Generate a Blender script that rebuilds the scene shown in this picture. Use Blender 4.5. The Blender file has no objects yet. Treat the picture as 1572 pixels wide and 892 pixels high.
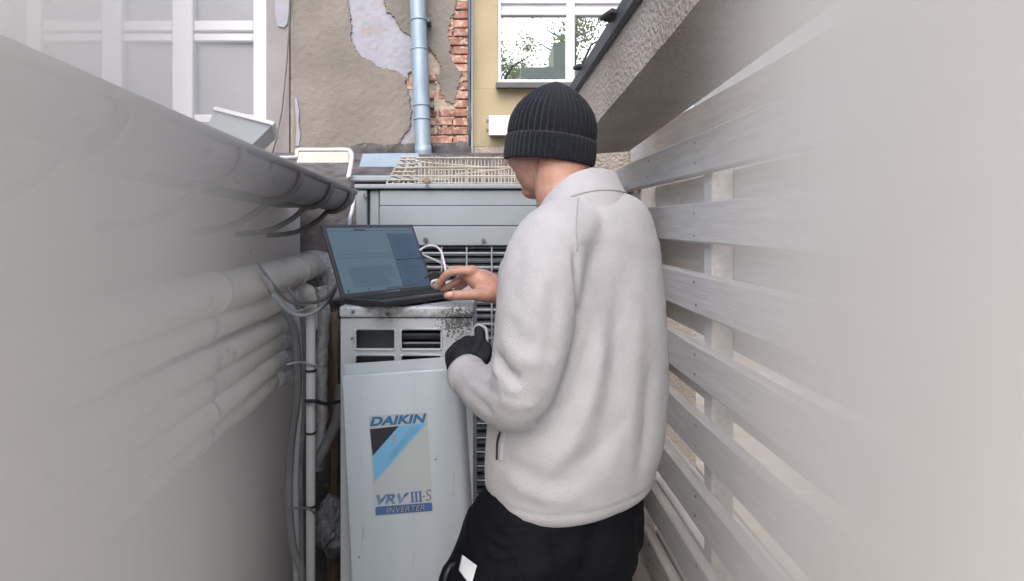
import bpy, bmesh, math, random
from mathutils import Vector, Matrix, noise
from mathutils.bvhtree import BVHTree
R = random.Random(7)
PI = math.pi
sc = bpy.context.scene
C = sc.collection

# ------------------------------------------------------------------ camera
cd = bpy.data.cameras.new("camera")
cam = bpy.data.objects.new("camera", cd); C.objects.link(cam)
cam.location = (0, 0, 1.5); cam.rotation_euler = (PI/2, 0, 0)
cd.sensor_width = 36; cd.lens = 900/1572*36
cd.shift_x = (786-745)/1572; cd.shift_y = -(446-345)/1572
cd.clip_start = 0.02; cd.clip_end = 500
sc.camera = cam
# ------------------------------------------------------------------ world, sun, exposure
SUN_EL, SUN_AZ = math.radians(43), math.radians(191)      # azimuth clockwise from +Y
w = bpy.data.worlds.new("World"); sc.world = w; w.use_nodes = True
nt = w.node_tree; bg = nt.nodes['Background']
sky = nt.nodes.new('ShaderNodeTexSky'); sky.sky_type = 'NISHITA'; sky.sun_disc = False
sky.sun_elevation = SUN_EL; sky.sun_rotation = SUN_AZ
sky.air_density = 1.0; sky.dust_density = 3.0; sky.ozone_density = 1.0
nt.links.new(sky.outputs[0], bg.inputs[0]); bg.inputs[1].default_value = 0.15
sd = bpy.data.lights.new("sun", 'SUN'); sd.energy = 1.6; sd.angle = math.radians(75); sd.color = (1, .974, .945)
sun = bpy.data.objects.new("sun", sd); C.objects.link(sun)
dv = Vector((math.sin(SUN_AZ)*math.cos(SUN_EL), math.cos(SUN_AZ)*math.cos(SUN_EL), math.sin(SUN_EL)))
sun.rotation_euler = dv.to_track_quat('Z', 'Y').to_euler()
sun.location = (0, 0, 12)
sc.view_settings.view_transform = 'Standard'; sc.view_settings.look = 'None'
sc.view_settings.exposure = 0.78; sc.view_settings.gamma = 1
sc.cycles.use_denoising = True
sc.cycles.max_bounces = 8; sc.cycles.diffuse_bounces = 4; sc.cycles.volume_bounces = 6
sc.cycles.transparent_max_bounces = 16

# ------------------------------------------------------------------ helpers
def P(px, py, Y): return Vector(((px-745)/900*Y, Y, 1.5-(py-345)/900*Y))
def PX(px, X, py):                                   # a point on a plane of constant X
    Y = X*900/(px-745); return Vector((X, Y, 1.5-(py-345)/900*Y))
def lin(c): c /= 255; return c/12.92 if c < .04045 else ((c+.055)/1.055)**2.4
def rgb(r, g, b): return (lin(r), lin(g), lin(b), 1)

MATS = {}
def mat(name, c1, c2=None, rough=.6, scale=8, detail=5, lo=.35, hi=.65, bump=0, bscale=60, bdist=.004, metal=0, spec=.5,
        rnd=0, stretch=(1, 1, 1), spots=None, spot_scale=30, spot_lo=.62, sheen=0, bstretch=None, ramp3=None, spot_hi=None):
    """two-tone noise colour, optional dark spots, fine bump, optional random value per object"""
    m = bpy.data.materials.new(name); m.use_nodes = True; t = m.node_tree; N = t.nodes; L = t.links
    b = N['Principled BSDF']; b.inputs['Roughness'].default_value = rough; b.inputs['Metallic'].default_value = metal
    b.inputs['Specular IOR Level'].default_value = spec
    g = N.new('ShaderNodeNewGeometry'); mp = N.new('ShaderNodeMapping'); mp.inputs['Scale'].default_value = stretch
    L.new(g.outputs['Position'], mp.inputs[0])
    n = N.new('ShaderNodeTexNoise'); n.inputs['Scale'].default_value = scale; n.inputs['Detail'].default_value = detail
    L.new(mp.outputs[0], n.inputs['Vector'])
    rp = N.new('ShaderNodeValToRGB'); e = rp.color_ramp.elements
    e[0].position = lo; e[0].color = c1; e[1].position = hi; e[1].color = c2 or c1
    L.new(n.outputs[0], rp.inputs[0]); col = rp.outputs[0]
    if rnd:
        oi = N.new('ShaderNodeObjectInfo'); mr = N.new('ShaderNodeMapRange')
        mr.inputs[3].default_value = 1-rnd; mr.inputs[4].default_value = 1+rnd
        L.new(oi.outputs['Random'], mr.inputs[0])
        mx = N.new('ShaderNodeMix'); mx.data_type = 'RGBA'; mx.blend_type = 'MULTIPLY'; mx.inputs[0].default_value = 1
        L.new(col, mx.inputs[6]); L.new(mr.outputs[0], mx.inputs[7]); col = mx.outputs[2]
    if spots:
        n2 = N.new('ShaderNodeTexNoise'); n2.inputs['Scale'].default_value = spot_scale; n2.inputs['Detail'].default_value = 6
        n2.inputs['Roughness'].default_value = .7
        L.new(mp.outputs[0], n2.inputs['Vector'])
        r2 = N.new('ShaderNodeValToRGB'); r2.color_ramp.elements[0].position = spot_lo; r2.color_ramp.elements[1].position = spot_hi or spot_lo+.05
        L.new(n2.outputs[0], r2.inputs[0])
        mx = N.new('ShaderNodeMix'); mx.data_type = 'RGBA'
        L.new(r2.outputs[0], mx.inputs[0]); L.new(col, mx.inputs[6]); mx.inputs[7].default_value = spots; col = mx.outputs[2]
    L.new(col, b.inputs['Base Color'])
    if sheen:
        b.inputs['Sheen Weight'].default_value = sheen; b.inputs['Sheen Roughness'].default_value = .6
    if bump:
        n3 = N.new('ShaderNodeTexNoise'); n3.inputs['Scale'].default_value = bscale; n3.inputs['Detail'].default_value = 4
        if bstretch:
            m3 = N.new('ShaderNodeMapping'); m3.inputs['Scale'].default_value = bstretch
            L.new(g.outputs['Position'], m3.inputs[0]); L.new(m3.outputs[0], n3.inputs['Vector'])
        else: L.new(g.outputs['Position'], n3.inputs['Vector'])
        bp = N.new('ShaderNodeBump'); bp.inputs['Strength'].default_value = bump; bp.inputs['Distance'].default_value = bdist
        L.new(n3.outputs[0], bp.inputs['Height']); L.new(bp.outputs[0], b.inputs['Normal'])
    MATS[name] = m; return m

class MB:
    def __init__(s): s.v = []; s.f = []
    def add(s, vs, fs):
        o = len(s.v); s.v += [Vector(v) for v in vs]; s.f += [tuple(i+o for i in f) for f in fs]; return s
    def box(s, x0, x1, y0, y1, z0, z1, M=None):
        vs = [Vector((x, y, z)) for x in (x0, x1) for y in (y0, y1) for z in (z0, z1)]
        if M: vs = [M @ v for v in vs]
        return s.add(vs, [(0, 1, 3, 2), (4, 6, 7, 5), (0, 4, 5, 1), (2, 3, 7, 6), (0, 2, 6, 4), (1, 5, 7, 3)])
    def bbox(s, x0, x1, y0, y1, z0, z1, b=.003, M=None, seg=1):       # bevelled box
        bm = bmesh.new(); bmesh.ops.create_cube(bm, size=1)
        for v in bm.verts: v.co = Vector(((x0+x1)/2+v.co.x*(x1-x0), (y0+y1)/2+v.co.y*(y1-y0), (z0+z1)/2+v.co.z*(z1-z0)))
        bmesh.ops.bevel(bm, geom=bm.edges[:], offset=b, segments=seg, affect='EDGES', profile=.5)
        bm.verts.index_update()
        s.add([(M @ v.co) if M else v.co.copy() for v in bm.verts], [[v.index for v in f.verts] for f in bm.faces]); bm.free(); return s
    def tube(s, pts, r, n=10, round_ends=False, sq=1):
        pts = [Vector(p) for p in pts]; rs = list(r) if hasattr(r, '__len__') else [r]*len(pts)
        if round_ends:
            d0 = (pts[0]-pts[1]).normalized(); d1 = (pts[-1]-pts[-2]).normalized(); a = []; ar = []; z = []; zr = []
            for k in (.99, .85, .55):
                a.append(pts[0]+d0*rs[0]*k); ar.append(rs[0]*math.sqrt(1-k*k))
            for k in (.55, .85, .99):
                z.append(pts[-1]+d1*rs[-1]*k); zr.append(rs[-1]*math.sqrt(1-k*k))
            pts = a+pts+z; rs = ar+rs+zr
        m = len(pts); T = [(pts[min(i+1, m-1)]-pts[max(i-1, 0)]).normalized() for i in range(m)]
        u = T[0].orthogonal().normalized(); vs = []
        for i in range(m):
            u = (u-T[i]*u.dot(T[i])).normalized(); w_ = T[i].cross(u)
            for k in range(n):
                a = 2*PI*k/n; vs.append(pts[i]+(u*math.cos(a)+w_*math.sin(a)*sq)*rs[i])
        fs = [(i*n+k, i*n+(k+1) % n, (i+1)*n+(k+1) % n, (i+1)*n+k) for i in range(m-1) for k in range(n)]
        fs.append(tuple(reversed(range(n)))); fs.append(tuple((m-1)*n+k for k in range(n)))
        return s.add(vs, fs)
    def rings(s, rings, close=True):
        n = len(rings[0]); vs = [v for r in rings for v in r]; m = len(rings)
        fs = [(i*n+k, i*n+(k+1) % n, (i+1)*n+(k+1) % n, (i+1)*n+k) for i in range(m-1) for k in range(n)]
        if close: fs.append(tuple(reversed(range(n)))); fs.append(tuple((m-1)*n+k for k in range(n)))
        return s.add(vs, fs)
    def ell(s, c, ax, n=20, m=12):                     # ellipsoid: centre and three axis vectors
        c = Vector(c); a, b, d = [Vector(q) for q in ax]; rr = []
        for i in range(1, m):
            t = PI*i/m
            rr.append([c-d*math.cos(t)+(a*math.cos(2*PI*k/n)+b*math.sin(2*PI*k/n))*math.sin(t) for k in range(n)])
        o = len(s.v); s.rings(rr, close=False); b0 = len(s.v); s.v += [c-d, c+d]
        for k in range(n):
            s.f.append((b0, o+(k+1) % n, o+k)); s.f.append((b0+1, o+(m-2)*n+k, o+(m-2)*n+(k+1) % n))
        return s
    def prism(s, poly, d):                              # polygon of 3D points pushed along d
        n = len(poly); p = [Vector(q) for q in poly]; d = Vector(d)
        return s.add(p+[q+d for q in p], [tuple(reversed(range(n))), tuple(n+i for i in range(n))]+[(i, (i+1) % n, n+(i+1) % n, n+i) for i in range(n)])
    def mesh(s, name, smooth=False):
        me = bpy.data.meshes.new(name); me.from_pydata([tuple(v) for v in s.v], [], s.f)
        bm = bmesh.new(); bm.from_mesh(me); bmesh.ops.recalc_face_normals(bm, faces=bm.faces[:]); bm.to_mesh(me); bm.free()
        if smooth: me.polygons.foreach_set('use_smooth', [True]*len(me.polygons))
        return me

def link(name, me, m=None, parent=None, loc=None):
    o = bpy.data.objects.new(name, me); C.objects.link(o)
    if m and not me.materials: me.materials.append(m)
    if parent:
        o.parent = parent
        if parent.type == 'EMPTY': o.matrix_parent_inverse = Matrix.Translation(-Vector(parent.location))
    if loc is not None: o.location = loc
    return o
def obj(name, mb, m, parent=None, smooth=False, **k):
    o = link(name, mb.mesh(name, smooth), m, parent)
    for a, b in k.items(): o[a] = b
    return o
def sharp(o, ang=40):
    me = o.data; me.polygons.foreach_set('use_smooth', [True]*len(me.polygons)); me.set_sharp_from_angle(angle=math.radians(ang)); return o
def thing(name, label, cat, loc=(0, 0, 0), group=None):
    o = bpy.data.objects.new(name, None); C.objects.link(o); o.location = loc; o.empty_display_size = .05
    o['label'] = label; o['category'] = cat
    if group: o['group'] = group
    return o
def tag(o, label, cat, group=None):
    o['label'] = label; o['category'] = cat
    if group: o['group'] = group
    return o
def struct(name, mb, m, smooth=False): return obj(name, mb, m, None, smooth, kind='structure')
def cr(pts, n=6):                                       # Catmull-Rom through points (any dimension)
    out = []; m = len(pts); Q = [list(p) for p in pts]
    for i in range(m-1):
        a, b, c, d = Q[max(i-1, 0)], Q[i], Q[i+1], Q[min(i+2, m-1)]
        for k in range(n):
            t = k/n
            out.append([.5*((2*b[j])+(c[j]-a[j])*t+(2*a[j]-5*b[j]+4*c[j]-d[j])*t*t+(3*b[j]-a[j]-3*c[j]+d[j])*t**3) for j in range(len(b))])
    out.append(Q[-1]); return out
def remesh(mb, voxel, smooth_iter=4, factor=.5):
    me = mb.mesh('tmp'); o = bpy.data.objects.new('tmp', me); C.objects.link(o)
    a = o.modifiers.new('r', 'REMESH'); a.mode = 'VOXEL'; a.voxel_size = voxel; a.adaptivity = 0
    b = o.modifiers.new('s', 'SMOOTH'); b.iterations = smooth_iter; b.factor = factor
    dg = bpy.context.evaluated_depsgraph_get(); dg.update()
    out = bpy.data.meshes.new_from_object(o.evaluated_get(dg)); bpy.data.objects.remove(o); bpy.data.meshes.remove(me)
    out.materials.clear(); out.polygons.foreach_set('use_smooth', [True]*len(out.polygons)); return out
def inpoly(x, y, poly):
    c = False; n = len(poly)
    for i in range(n):
        x0, y0 = poly[i]; x1, y1 = poly[i-1]
        if (y0 > y) != (y1 > y) and x < (x1-x0)*(y-y0)/(y1-y0)+x0: c = not c
    return c
def fnoise(p, s): return noise.noise(Vector(p)*s)

# ------------------------------------------------------------------ materials
paving_m = mat('pale_paving', rgb(178, 170, 158), rgb(196, 188, 176), .85, 6, bump=.3, bscale=80, rnd=.08)
pale_m = mat('pale_render', rgb(196, 191, 184), rgb(206, 201, 194), .95, 3, bump=.2, bscale=30)
concrete_m = mat('dark_ground', rgb(162, 157, 150), rgb(182, 176, 168), .9, 5, bump=.4, bscale=40)
taupe_m = mat('taupe_roughcast', rgb(122, 117, 111), rgb(136, 130, 124), .95, 2.2, bump=.6, bscale=75, bdist=.010, spots=rgb(114, 109, 104), spot_scale=5, spot_lo=.6, spot_hi=.85, spec=.2)
under_m = mat('white_undercoat', rgb(152, 152, 162), rgb(160, 161, 173), .9, 7, bump=.35, bscale=40, bdist=.01, spots=rgb(160, 148, 142), spot_scale=9, spot_lo=.54, spot_hi=.66, spec=.2)
brick_m = mat('red_brick', rgb(150, 104, 93), rgb(176, 138, 125), .95, 18, bump=.6, bscale=120, bdist=.006, rnd=.22, spots=rgb(198, 178, 164), spot_scale=22, spot_lo=.50, spot_hi=.60, spec=.2)
cream_m = mat('cream_undercoat', rgb(176, 162, 146), rgb(192, 180, 166), .9, 10, bump=.6, bscale=45, bdist=.014, spots=rgb(158, 134, 120), spot_scale=14, spot_lo=.56, spot_hi=.66, spec=.2)
mortar_m = mat('mortar', rgb(168, 154, 142), rgb(190, 178, 166), .95, 25, bump=.6, bscale=60, bdist=.01, spec=.2)
grey_wall_m = mat('grey_plaster', rgb(138, 131, 131), rgb(150, 144, 144), .95, 2, bump=.3, bscale=30, bdist=.01, spec=.2)
yellow_m = mat('yellow_plaster', rgb(170, 158, 130), rgb(178, 166, 138), .95, 3, bump=.25, bscale=25, bdist=.008, spots=rgb(160, 148, 124), spot_scale=3, spot_lo=.6, spot_hi=.9, spec=.2)
white_m = mat('white_plastic', rgb(206, 206, 211), rgb(214, 214, 219), .35, 3)
zinc_m = mat('zinc_pipe', rgb(134, 150, 164), rgb(152, 168, 180), .5, 5, stretch=(3, 3, .6), metal=.25, spots=rgb(118, 130, 140), spot_scale=12, spot_lo=.58, spot_hi=.75)
lead_m = mat('lead_flashing', rgb(78, 80, 86), rgb(98, 100, 106), .6, 8, bump=.2, bscale=20, metal=.2)
tar_m = mat('bitumen', rgb(62, 60, 62), rgb(104, 100, 102), .8, 9, bump=.7, bscale=22, bdist=.02, spots=rgb(130, 124, 120), spot_scale=12, spot_lo=.58)
blue_m = mat('blue_grey_sheet', rgb(138, 154, 170), rgb(150, 166, 180), .6, 5)
unit_m = mat('grey_enamel', rgb(136, 145, 153), rgb(148, 156, 164), .42, 3, spots=rgb(132, 134, 136), spot_scale=7, spot_lo=.62, spot_hi=.8, bump=.05, bscale=9, bdist=.01)
panel_m = mat('pale_enamel', rgb(178, 190, 201), rgb(186, 197, 207), .52, 6, stretch=(3, 3, .35), spots=rgb(134, 140, 146), spot_scale=26, spot_lo=.62, spot_hi=.82, bump=.04, bscale=5, bdist=.01)
greym = mat('sticker_grey', rgb(174, 181, 186), rgb(179, 186, 191), .5, 3)
dark_m = mat('dark_interior', rgb(34, 36, 42), rgb(44, 46, 52), .8, 10)
coil_m = mat('coil_mesh', rgb(84, 87, 94), rgb(104, 107, 113), .6, 6, bump=.5, bscale=14, bdist=.004, bstretch=(2, 2, 40), metal=.2)
louvre_m = mat('louvre_grey', rgb(120, 126, 136), rgb(146, 152, 160), .4, 10, metal=.3)
wire_m = mat('grille_wire', rgb(160, 166, 174), rgb(186, 190, 196), .4, 12, metal=.3)
cage_m = mat('cream_wire', rgb(166, 158, 144), rgb(192, 185, 172), .5, 14, spots=rgb(150, 112, 84), spot_scale=14, spot_lo=.62)
screw_m = mat('screw_steel', rgb(96, 98, 104), rgb(124, 126, 130), .4, 30, metal=.7)
lap_m = mat('laptop_black', rgb(40, 42, 48), rgb(46, 48, 54), .45, 6)
bezel_m = mat('laptop_bezel', rgb(62, 64, 70), rgb(70, 72, 78), .5, 6)
key_m = mat('laptop_keys', rgb(28, 29, 34), None, .5)
foam_m = mat('pipe_foam', rgb(214, 206, 192), rgb(228, 220, 208), .85, 9, bump=.35, bscale=26, bdist=.012, spots=rgb(142, 132, 122), spot_scale=11, spot_lo=.6, spot_hi=.75)
foil_m = mat('foil_wrap', rgb(186, 186, 190), rgb(214, 214, 218), .32, 40, metal=.25, bump=.9, bscale=45, bdist=.012)
conduit_m = mat('grey_conduit', rgb(212, 214, 218), rgb(222, 224, 228), .45, 5)
hose_m = mat('grey_hose', rgb(112, 112, 118), rgb(134, 134, 140), .55, 12, spots=rgb(150, 148, 146), spot_scale=10, spot_lo=.6)
hose2_m = mat('pale_hose', rgb(182, 186, 193), rgb(196, 200, 206), .5, 8)
rust_m = mat('rusty_pipe', rgb(112, 92, 76), rgb(138, 116, 98), .8, 10, bump=.4, bscale=50)
gutter_m = mat('grey_gutter', rgb(122, 120, 122), rgb(150, 147, 147), .5, 7, metal=.3, spots=rgb(96, 92, 92), spot_scale=14, spot_lo=.6)
eave_m = mat('dark_eave', rgb(92, 88, 90), rgb(112, 107, 108), .9, 4, bump=.4, bscale=20)
leftwall_m = mat('pinkish_plaster', rgb(206, 198, 192), rgb(216, 208, 202), .95, 2.5, bump=.3, bscale=24, bdist=.01, stretch=(1, 1, .3), spec=.2)
film_m = mat('plastic_film', rgb(96, 98, 104), rgb(150, 152, 158), .2, 14, bump=.9, bscale=18, bdist=.03)
wood_m = mat('white_painted_wood', rgb(212, 206, 201), rgb(226, 221, 217), .7, 14, stretch=(4, .35, 4), bump=.4, bscale=20, bdist=.004, bstretch=(8, .5, 8), rnd=.05, spots=rgb(150, 138, 126), spot_scale=26, spot_lo=.7, spot_hi=.78, spec=.3)
roughcast_m = mat('eave_roughcast', rgb(172, 161, 152), rgb(190, 180, 171), .95, 3, bump=1, bscale=70, bdist=.02, spec=.2)
flash_m = mat('dark_flashing', rgb(64, 70, 80), rgb(86, 92, 101), .5, 9, metal=.3)
skin_m = mat('skin', rgb(176, 132, 117), rgb(194, 150, 134), .5, 45, spots=rgb(186, 122, 106), spot_scale=16, spot_lo=.56, spot_hi=.75, bump=.35, bscale=190, bdist=.0016)
skin_m.node_tree.nodes['Principled BSDF'].inputs['Subsurface Weight'].default_value = .12
skin_m.node_tree.nodes['Principled BSDF'].inputs['Subsurface Radius'].default_value = (.01, .004, .002)
nail_m = mat('nail', rgb(226, 180, 160), None, .3)
fleece_m = mat('white_fleece', rgb(174, 174, 180), rgb(180, 180, 186), .95, 30, bump=.55, bscale=380, bdist=.0035, sheen=.2, spec=.15)
seam_m = mat('fleece_seam', rgb(160, 160, 164), None, .95, bump=.6, bscale=300, sheen=.2, spec=.1)
knit_m = mat('black_knit', rgb(17, 20, 29), rgb(31, 35, 47), .95, 320, bump=.8, bscale=420, bdist=.003, sheen=.12, spec=.1)
trouser_m = mat('black_cloth', rgb(6, 8, 15), rgb(9, 11, 20), .8, 12, bump=.3, bscale=300, bdist=.001, spec=.2)
glove_m = mat('black_glove', rgb(24, 26, 33), rgb(34, 36, 44), .75, 40, bump=.5, bscale=300, bdist=.002, spec=.3)
reflect_m = mat('reflective_tape', rgb(206, 212, 218), rgb(220, 225, 230), .35, 40)
boot_m = mat('boot_leather', rgb(26, 25, 25), None, .6)
blue_ink = mat('blue_ink', rgb(40, 108, 160), None, .5)
sky_ink = mat('light_blue_ink', rgb(112, 176, 218), None, .5)
black_ink = mat('black_ink', rgb(38, 40, 50), None, .5)
vrv_ink = mat('slate_blue_ink', rgb(76, 104, 150), rgb(124, 146, 180), .4, 60, lo=.42, hi=.58)
bar_ink = mat('bar_blue_ink', rgb(66, 100, 158), None, .5)
grey_ink = mat('grey_ink', rgb(84, 94, 108), None, .5)
silver_ink = mat('silver_ink', rgb(150, 158, 168), None, .5)
roof_m = mat('roof_tile_dark', rgb(52, 52, 56), rgb(72, 72, 76), .8, 12, bump=.5, bscale=30)
leaf_m = mat('leaf_green', rgb(104, 118, 90), rgb(132, 144, 110), .7, 3, rnd=.1)
lt_ = leaf_m.node_tree; tb = lt_.nodes.new('ShaderNodeBsdfTranslucent'); tb.inputs['Color'].default_value = rgb(170, 186, 140); lx = lt_.nodes.new('ShaderNodeMixShader'); lx.inputs[0].default_value = .55
lt_.links.new(lt_.nodes['Principled BSDF'].outputs[0], lx.inputs[1]); lt_.links.new(tb.outputs[0], lx.inputs[2]); lt_.links.new(lx.outputs[0], lt_.nodes['Material Output'].inputs[0])
bark_m = mat('bark', rgb(74, 64, 56), None, .9)
green_m = mat('green_render', rgb(196, 204, 178), rgb(206, 212, 188), .9, 1)
fascia_dark = mat('dark_window', rgb(50, 56, 60), None, .3)

def emit(name, col, s=1.0):
    m = bpy.data.materials.new(name); m.use_nodes = True; b = m.node_tree.nodes['Principled BSDF']
    b.inputs['Base Color'].default_value = (.02, .025, .03, 1); b.inputs['Roughness'].default_value = .35
    b.inputs['Emission Color'].default_value = col; b.inputs['Emission Strength'].default_value = s; return m
SCR = .29
scr_left = emit('screen_blue', rgb(116, 142, 160), SCR); scr_right = emit('screen_slate', rgb(88, 112, 142), SCR)
scr_line = emit('screen_line', rgb(70, 92, 112), SCR); scr_dark = emit('screen_dark', rgb(44, 56, 72), SCR); scr_lite = emit('screen_light', rgb(150, 168, 182), SCR)
scr_acc = emit('screen_accent', rgb(60, 110, 190), SCR)

gl = bpy.data.materials.new('window_glass'); gl.use_nodes = True
t = gl.node_tree; gb = t.nodes['Principled BSDF']; gb.inputs['Base Color'].default_value = (.02, .024, .026, 1); gb.inputs['Roughness'].default_value = .5
gg = t.nodes.new('ShaderNodeBsdfGlossy'); gg.inputs['Roughness'].default_value = .005; gg.inputs['Color'].default_value = (.9, .95, .97, 1)
mx = t.nodes.new('ShaderNodeMixShader'); mx.inputs[0].default_value = .6
t.links.new(gb.outputs[0], mx.inputs[1]); t.links.new(gg.outputs[0], mx.inputs[2]); t.links.new(mx.outputs[0], t.nodes['Material Output'].inputs[0])
gl2 = mat('dusty_glass', rgb(118, 118, 126), rgb(130, 130, 138), .25, 2)

# ------------------------------------------------------------------ setting: ground, paving
struct('ground', MB().add([(-60, -60, 0), (60, -60, 0), (60, 60, 0), (-60, 60, 0)], [(0, 1, 2, 3)]), concrete_m)
pav = struct('pavement', MB().box(.86, 5.3, -2, 6.6, -.05, .012), mortar_m)
sl = MB().bbox(-.095, .095, -.195, .195, 0, .05, .006).mesh('paver'); sl.materials.append(paving_m)
k = 0
for i in range(17):
    for j in range(14):
        x = .97+i*.2; y = .2+j*.4+(.2 if i % 2 else 0)
        if k < 290:
            link('paver', sl, None, pav, (x, y, -.012+R.uniform(-.002, .002))); k += 1

# ------------------------------------------------------------------ far tenement: peeling plaster over brick
YW = 4.65
tene = thing('tenement_house', 'old tenement wall of peeling taupe plaster with patches of bare brick', 'building', (-.7, YW, 0))
def W(px, py, Y=YW): return P(px, py, Y)
obj('wall', MB().box(W(446, 0).x, W(722, 0).x, YW, YW+.4, 0, 6), mortar_m, tene)
BH = [[(700, 14), (705, 5), (719, 5), (719, 112), (706, 108), (697, 97), (692, 80), (692, 58), (697, 35)],
      [(624, 116), (640, 108), (640, 138), (626, 137)],
      [(650, 114), (666, 118), (671, 135), (668, 150), (663, 160), (669, 178), (667, 198), (672, 210), (690, 212), (719, 212), (719, 222), (650, 222)],
      [(719, 113), (712, 122), (706, 140), (702, 160), (697, 175), (695, 190), (672, 197), (672, 209), (719, 209)]]
TH = [[(535, -60), (536, 10), (540, 28), (538, 45), (541, 68), (550, 82), (565, 93), (590, 103), (612, 110), (622, 122), (626, 150), (633, 170), (630, 200), (617, 212), (612, 224),
       (640, 226), (650, 228), (722, 228), (722, -60), (706, -60), (704, 0), (698, 14), (692, 35), (689, 60), (690, 85), (699, 101), (711, 113), (703, 135), (698, 157), (690, 157),
       (678, 145), (672, 125), (676, 105), (672, 88), (660, 76), (640, 70), (632, 60), (622, 52), (614, 45), (606, 28), (593, 22), (593, -60)]]
def sheet(name, holes, y_front, thick, mtl, cell, x0, x1, z0, z1, ns, na):
    nx = int((x1-x0)/cell); nz = int((z1-z0)/cell); keep = set()
    for i in range(nx):
        for j in range(nz):
            x = x0+(i+.5)*cell; z = z0+(j+.5)*cell
            px = 745+x/YW*900; py = 345-(z-1.5)/YW*900
            px += na*fnoise((x, 0, z), ns)+na*.5*fnoise((x, 3, z), ns*3); py += na*fnoise((x, 7, z), ns)+na*.5*fnoise((x, 9, z), ns*3)
            if not any(inpoly(px, py, h) for h in holes): keep.add((i, j))
    idx = {}; vs = []; fs = []
    def vid(i, j):
        if (i, j) not in idx:
            idx[i, j] = len(vs); x = x0+i*cell; z = z0+j*cell
            ax = R.uniform(-.25, .25)*cell; az = R.uniform(-.25, .25)*cell
            vs.append((x+ax, y_front+.006*fnoise((x, 1, z), 5)+.003*fnoise((x, 1, z), 24), z+az))
        return idx[i, j]
    for (i, j) in keep: fs.append((vid(i, j), vid(i+1, j), vid(i+1, j+1), vid(i, j+1)))
    me = bpy.data.meshes.new(name); me.from_pydata(vs, [], fs); me.materials.append(mtl)
    o = link(name, me, None, tene); s = o.modifiers.new('thickness', 'SOLIDIFY'); s.thickness = thick; s.offset = -1 if False else 1
    me.polygons.foreach_set('use_smooth', [False]*len(me.polygons))
    return o
xl, xr = W(446, 0).x, W(721, 0).x
sheet('plaster_coat', TH, YW-.040, -.014, taupe_m, .0105, W(452, 0).x, xr, 1.9, 3.5, 9, 5)
xm = W(648, 0).x
sheet('undercoat', BH, YW-.024, -.016, under_m, .0105, W(525, 0).x, xm, 1.9, 3.5, 12, 4)
sheet('undercoat', BH, YW-.024, -.016, cream_m, .0105, xm+.002, xr-.004, 1.9, 3.5, 12, 4)
# bricks, each its own block
bm_ = [MB().bbox(-l/2, l/2, -.0125, .03, -.029, .029, .004).mesh('brick') for l in (.235, .115)]
for b_ in bm_: b_.materials.append(brick_m)
row = 0; z = 2.03
while z < 3.4:
    x = xr-.012
    lens = [0, 1] if row % 2 else [1, 0]; q = 0
    while x > W(615, 0).x:
        t_ = lens[q % 2]; q += 1; l = (.235, .115)[t_]; xc = x-l/2
        px0, px1 = 745+(xc-l/2)/YW*900, 745+(xc+l/2)/YW*900; py = 345-(z-1.5)/YW*900
        if any(inpoly(a, py+b, h) for a in (px0, (px0+px1)/2, px1) for b in (-4, 0, 4) for h in BH):
            o = link('brick', bm_[t_], None, tene, (xc+R.uniform(-.003, .003), YW-.016+R.uniform(-.006, .004), z+R.uniform(-.002, .002)))
            o.rotation_euler = (R.uniform(-.02, .02), R.uniform(-.015, .015), R.uniform(-.02, .02))
        x -= l+.012
    z += .0705; row += 1
# white stripes of render at the left edge of the wall
pl = MB(); zz = 1.9
pts = [(454, 150), (457, 170), (456, 200), (458, 222)]
pl.prism([W(x, y, YW-.05) for x, y in [(452, 150), (456, 152), (459, 172), (458, 188), (461, 205), (459, 224), (454, 224), (455, 190)]], (0, .02, 0))
obj('plaster_edge', pl, under_m, tene)
obj('tar_upstand', MB().prism([W(x, y, YW-.08) for x, y in [(538, 224), (560, 219), (600, 222), (640, 219), (690, 221), (706, 216), (720, 219), (724, 226), (724, 246), (538, 250)]], (0, .055, 0)), tar_m, tene)

# ------------------------------------------------------------------ grey house on the left with big white window
gh = thing('grey_house', 'grey plastered house wall holding the large white framed window', 'building', (-3, YW, 0))
x0, x1 = W(42, 0).x, W(412, 0).x; zt, zb = W(0, -150).z, W(0, 188).z
m = MB(); xe = W(446, 0).x-.003
m.box(-6, x0, YW-.03, YW+.4, 0, 6); m.box(x1, xe, YW-.03, YW+.4, 0, 6); m.box(x0, x1, YW-.03, YW+.4, 0, zb); m.box(x0, x1, YW-.03, YW+.4, zt, 6)
obj('wall', m, grey_wall_m, gh)
fr = MB(); fw = 17/900*YW
def bar(mb, a, b, c, d, y0, y1): mb.bbox(W(a, 0).x, W(c, 0).x, y0, y1, W(0, d).z, W(0, b).z, .008)
for a, c in ((42, 66), (158, 190), (266, 298), (390, 411)): bar(fr, a, -150, c, 190, YW-.02, YW+.08)
wf = obj('window_frame', fr, white_m, gh)
for b, d in ((32, 48), (52, 64), (176, 190)):
    for a, c in ((66.5, 157.5), (190.5, 265.5), (298.5, 389.5)):
        rb = MB(); bar(rb, a, b, c, d, YW-.012, YW+.07); obj('rail', rb, white_m, wf)
for a, c in ((66, 158), (190, 266), (298, 390)):
    for b, d in ((-150, 34), (62, 178)):
        p_ = MB(); p_.box(W(a, 0).x, W(c, 0).x, YW+.04, YW+.05, W(0, d).z, W(0, b).z); obj('pane', p_, gl2, gh)
obj('white_patch', MB().prism([W(x, y, YW-.045) for x, y in [(421, -20), (444, -20), (443, 20), (441, 36), (436, 42), (426, 40), (422, 20)]], (0, .018, 0)), under_m, gh)

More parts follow.
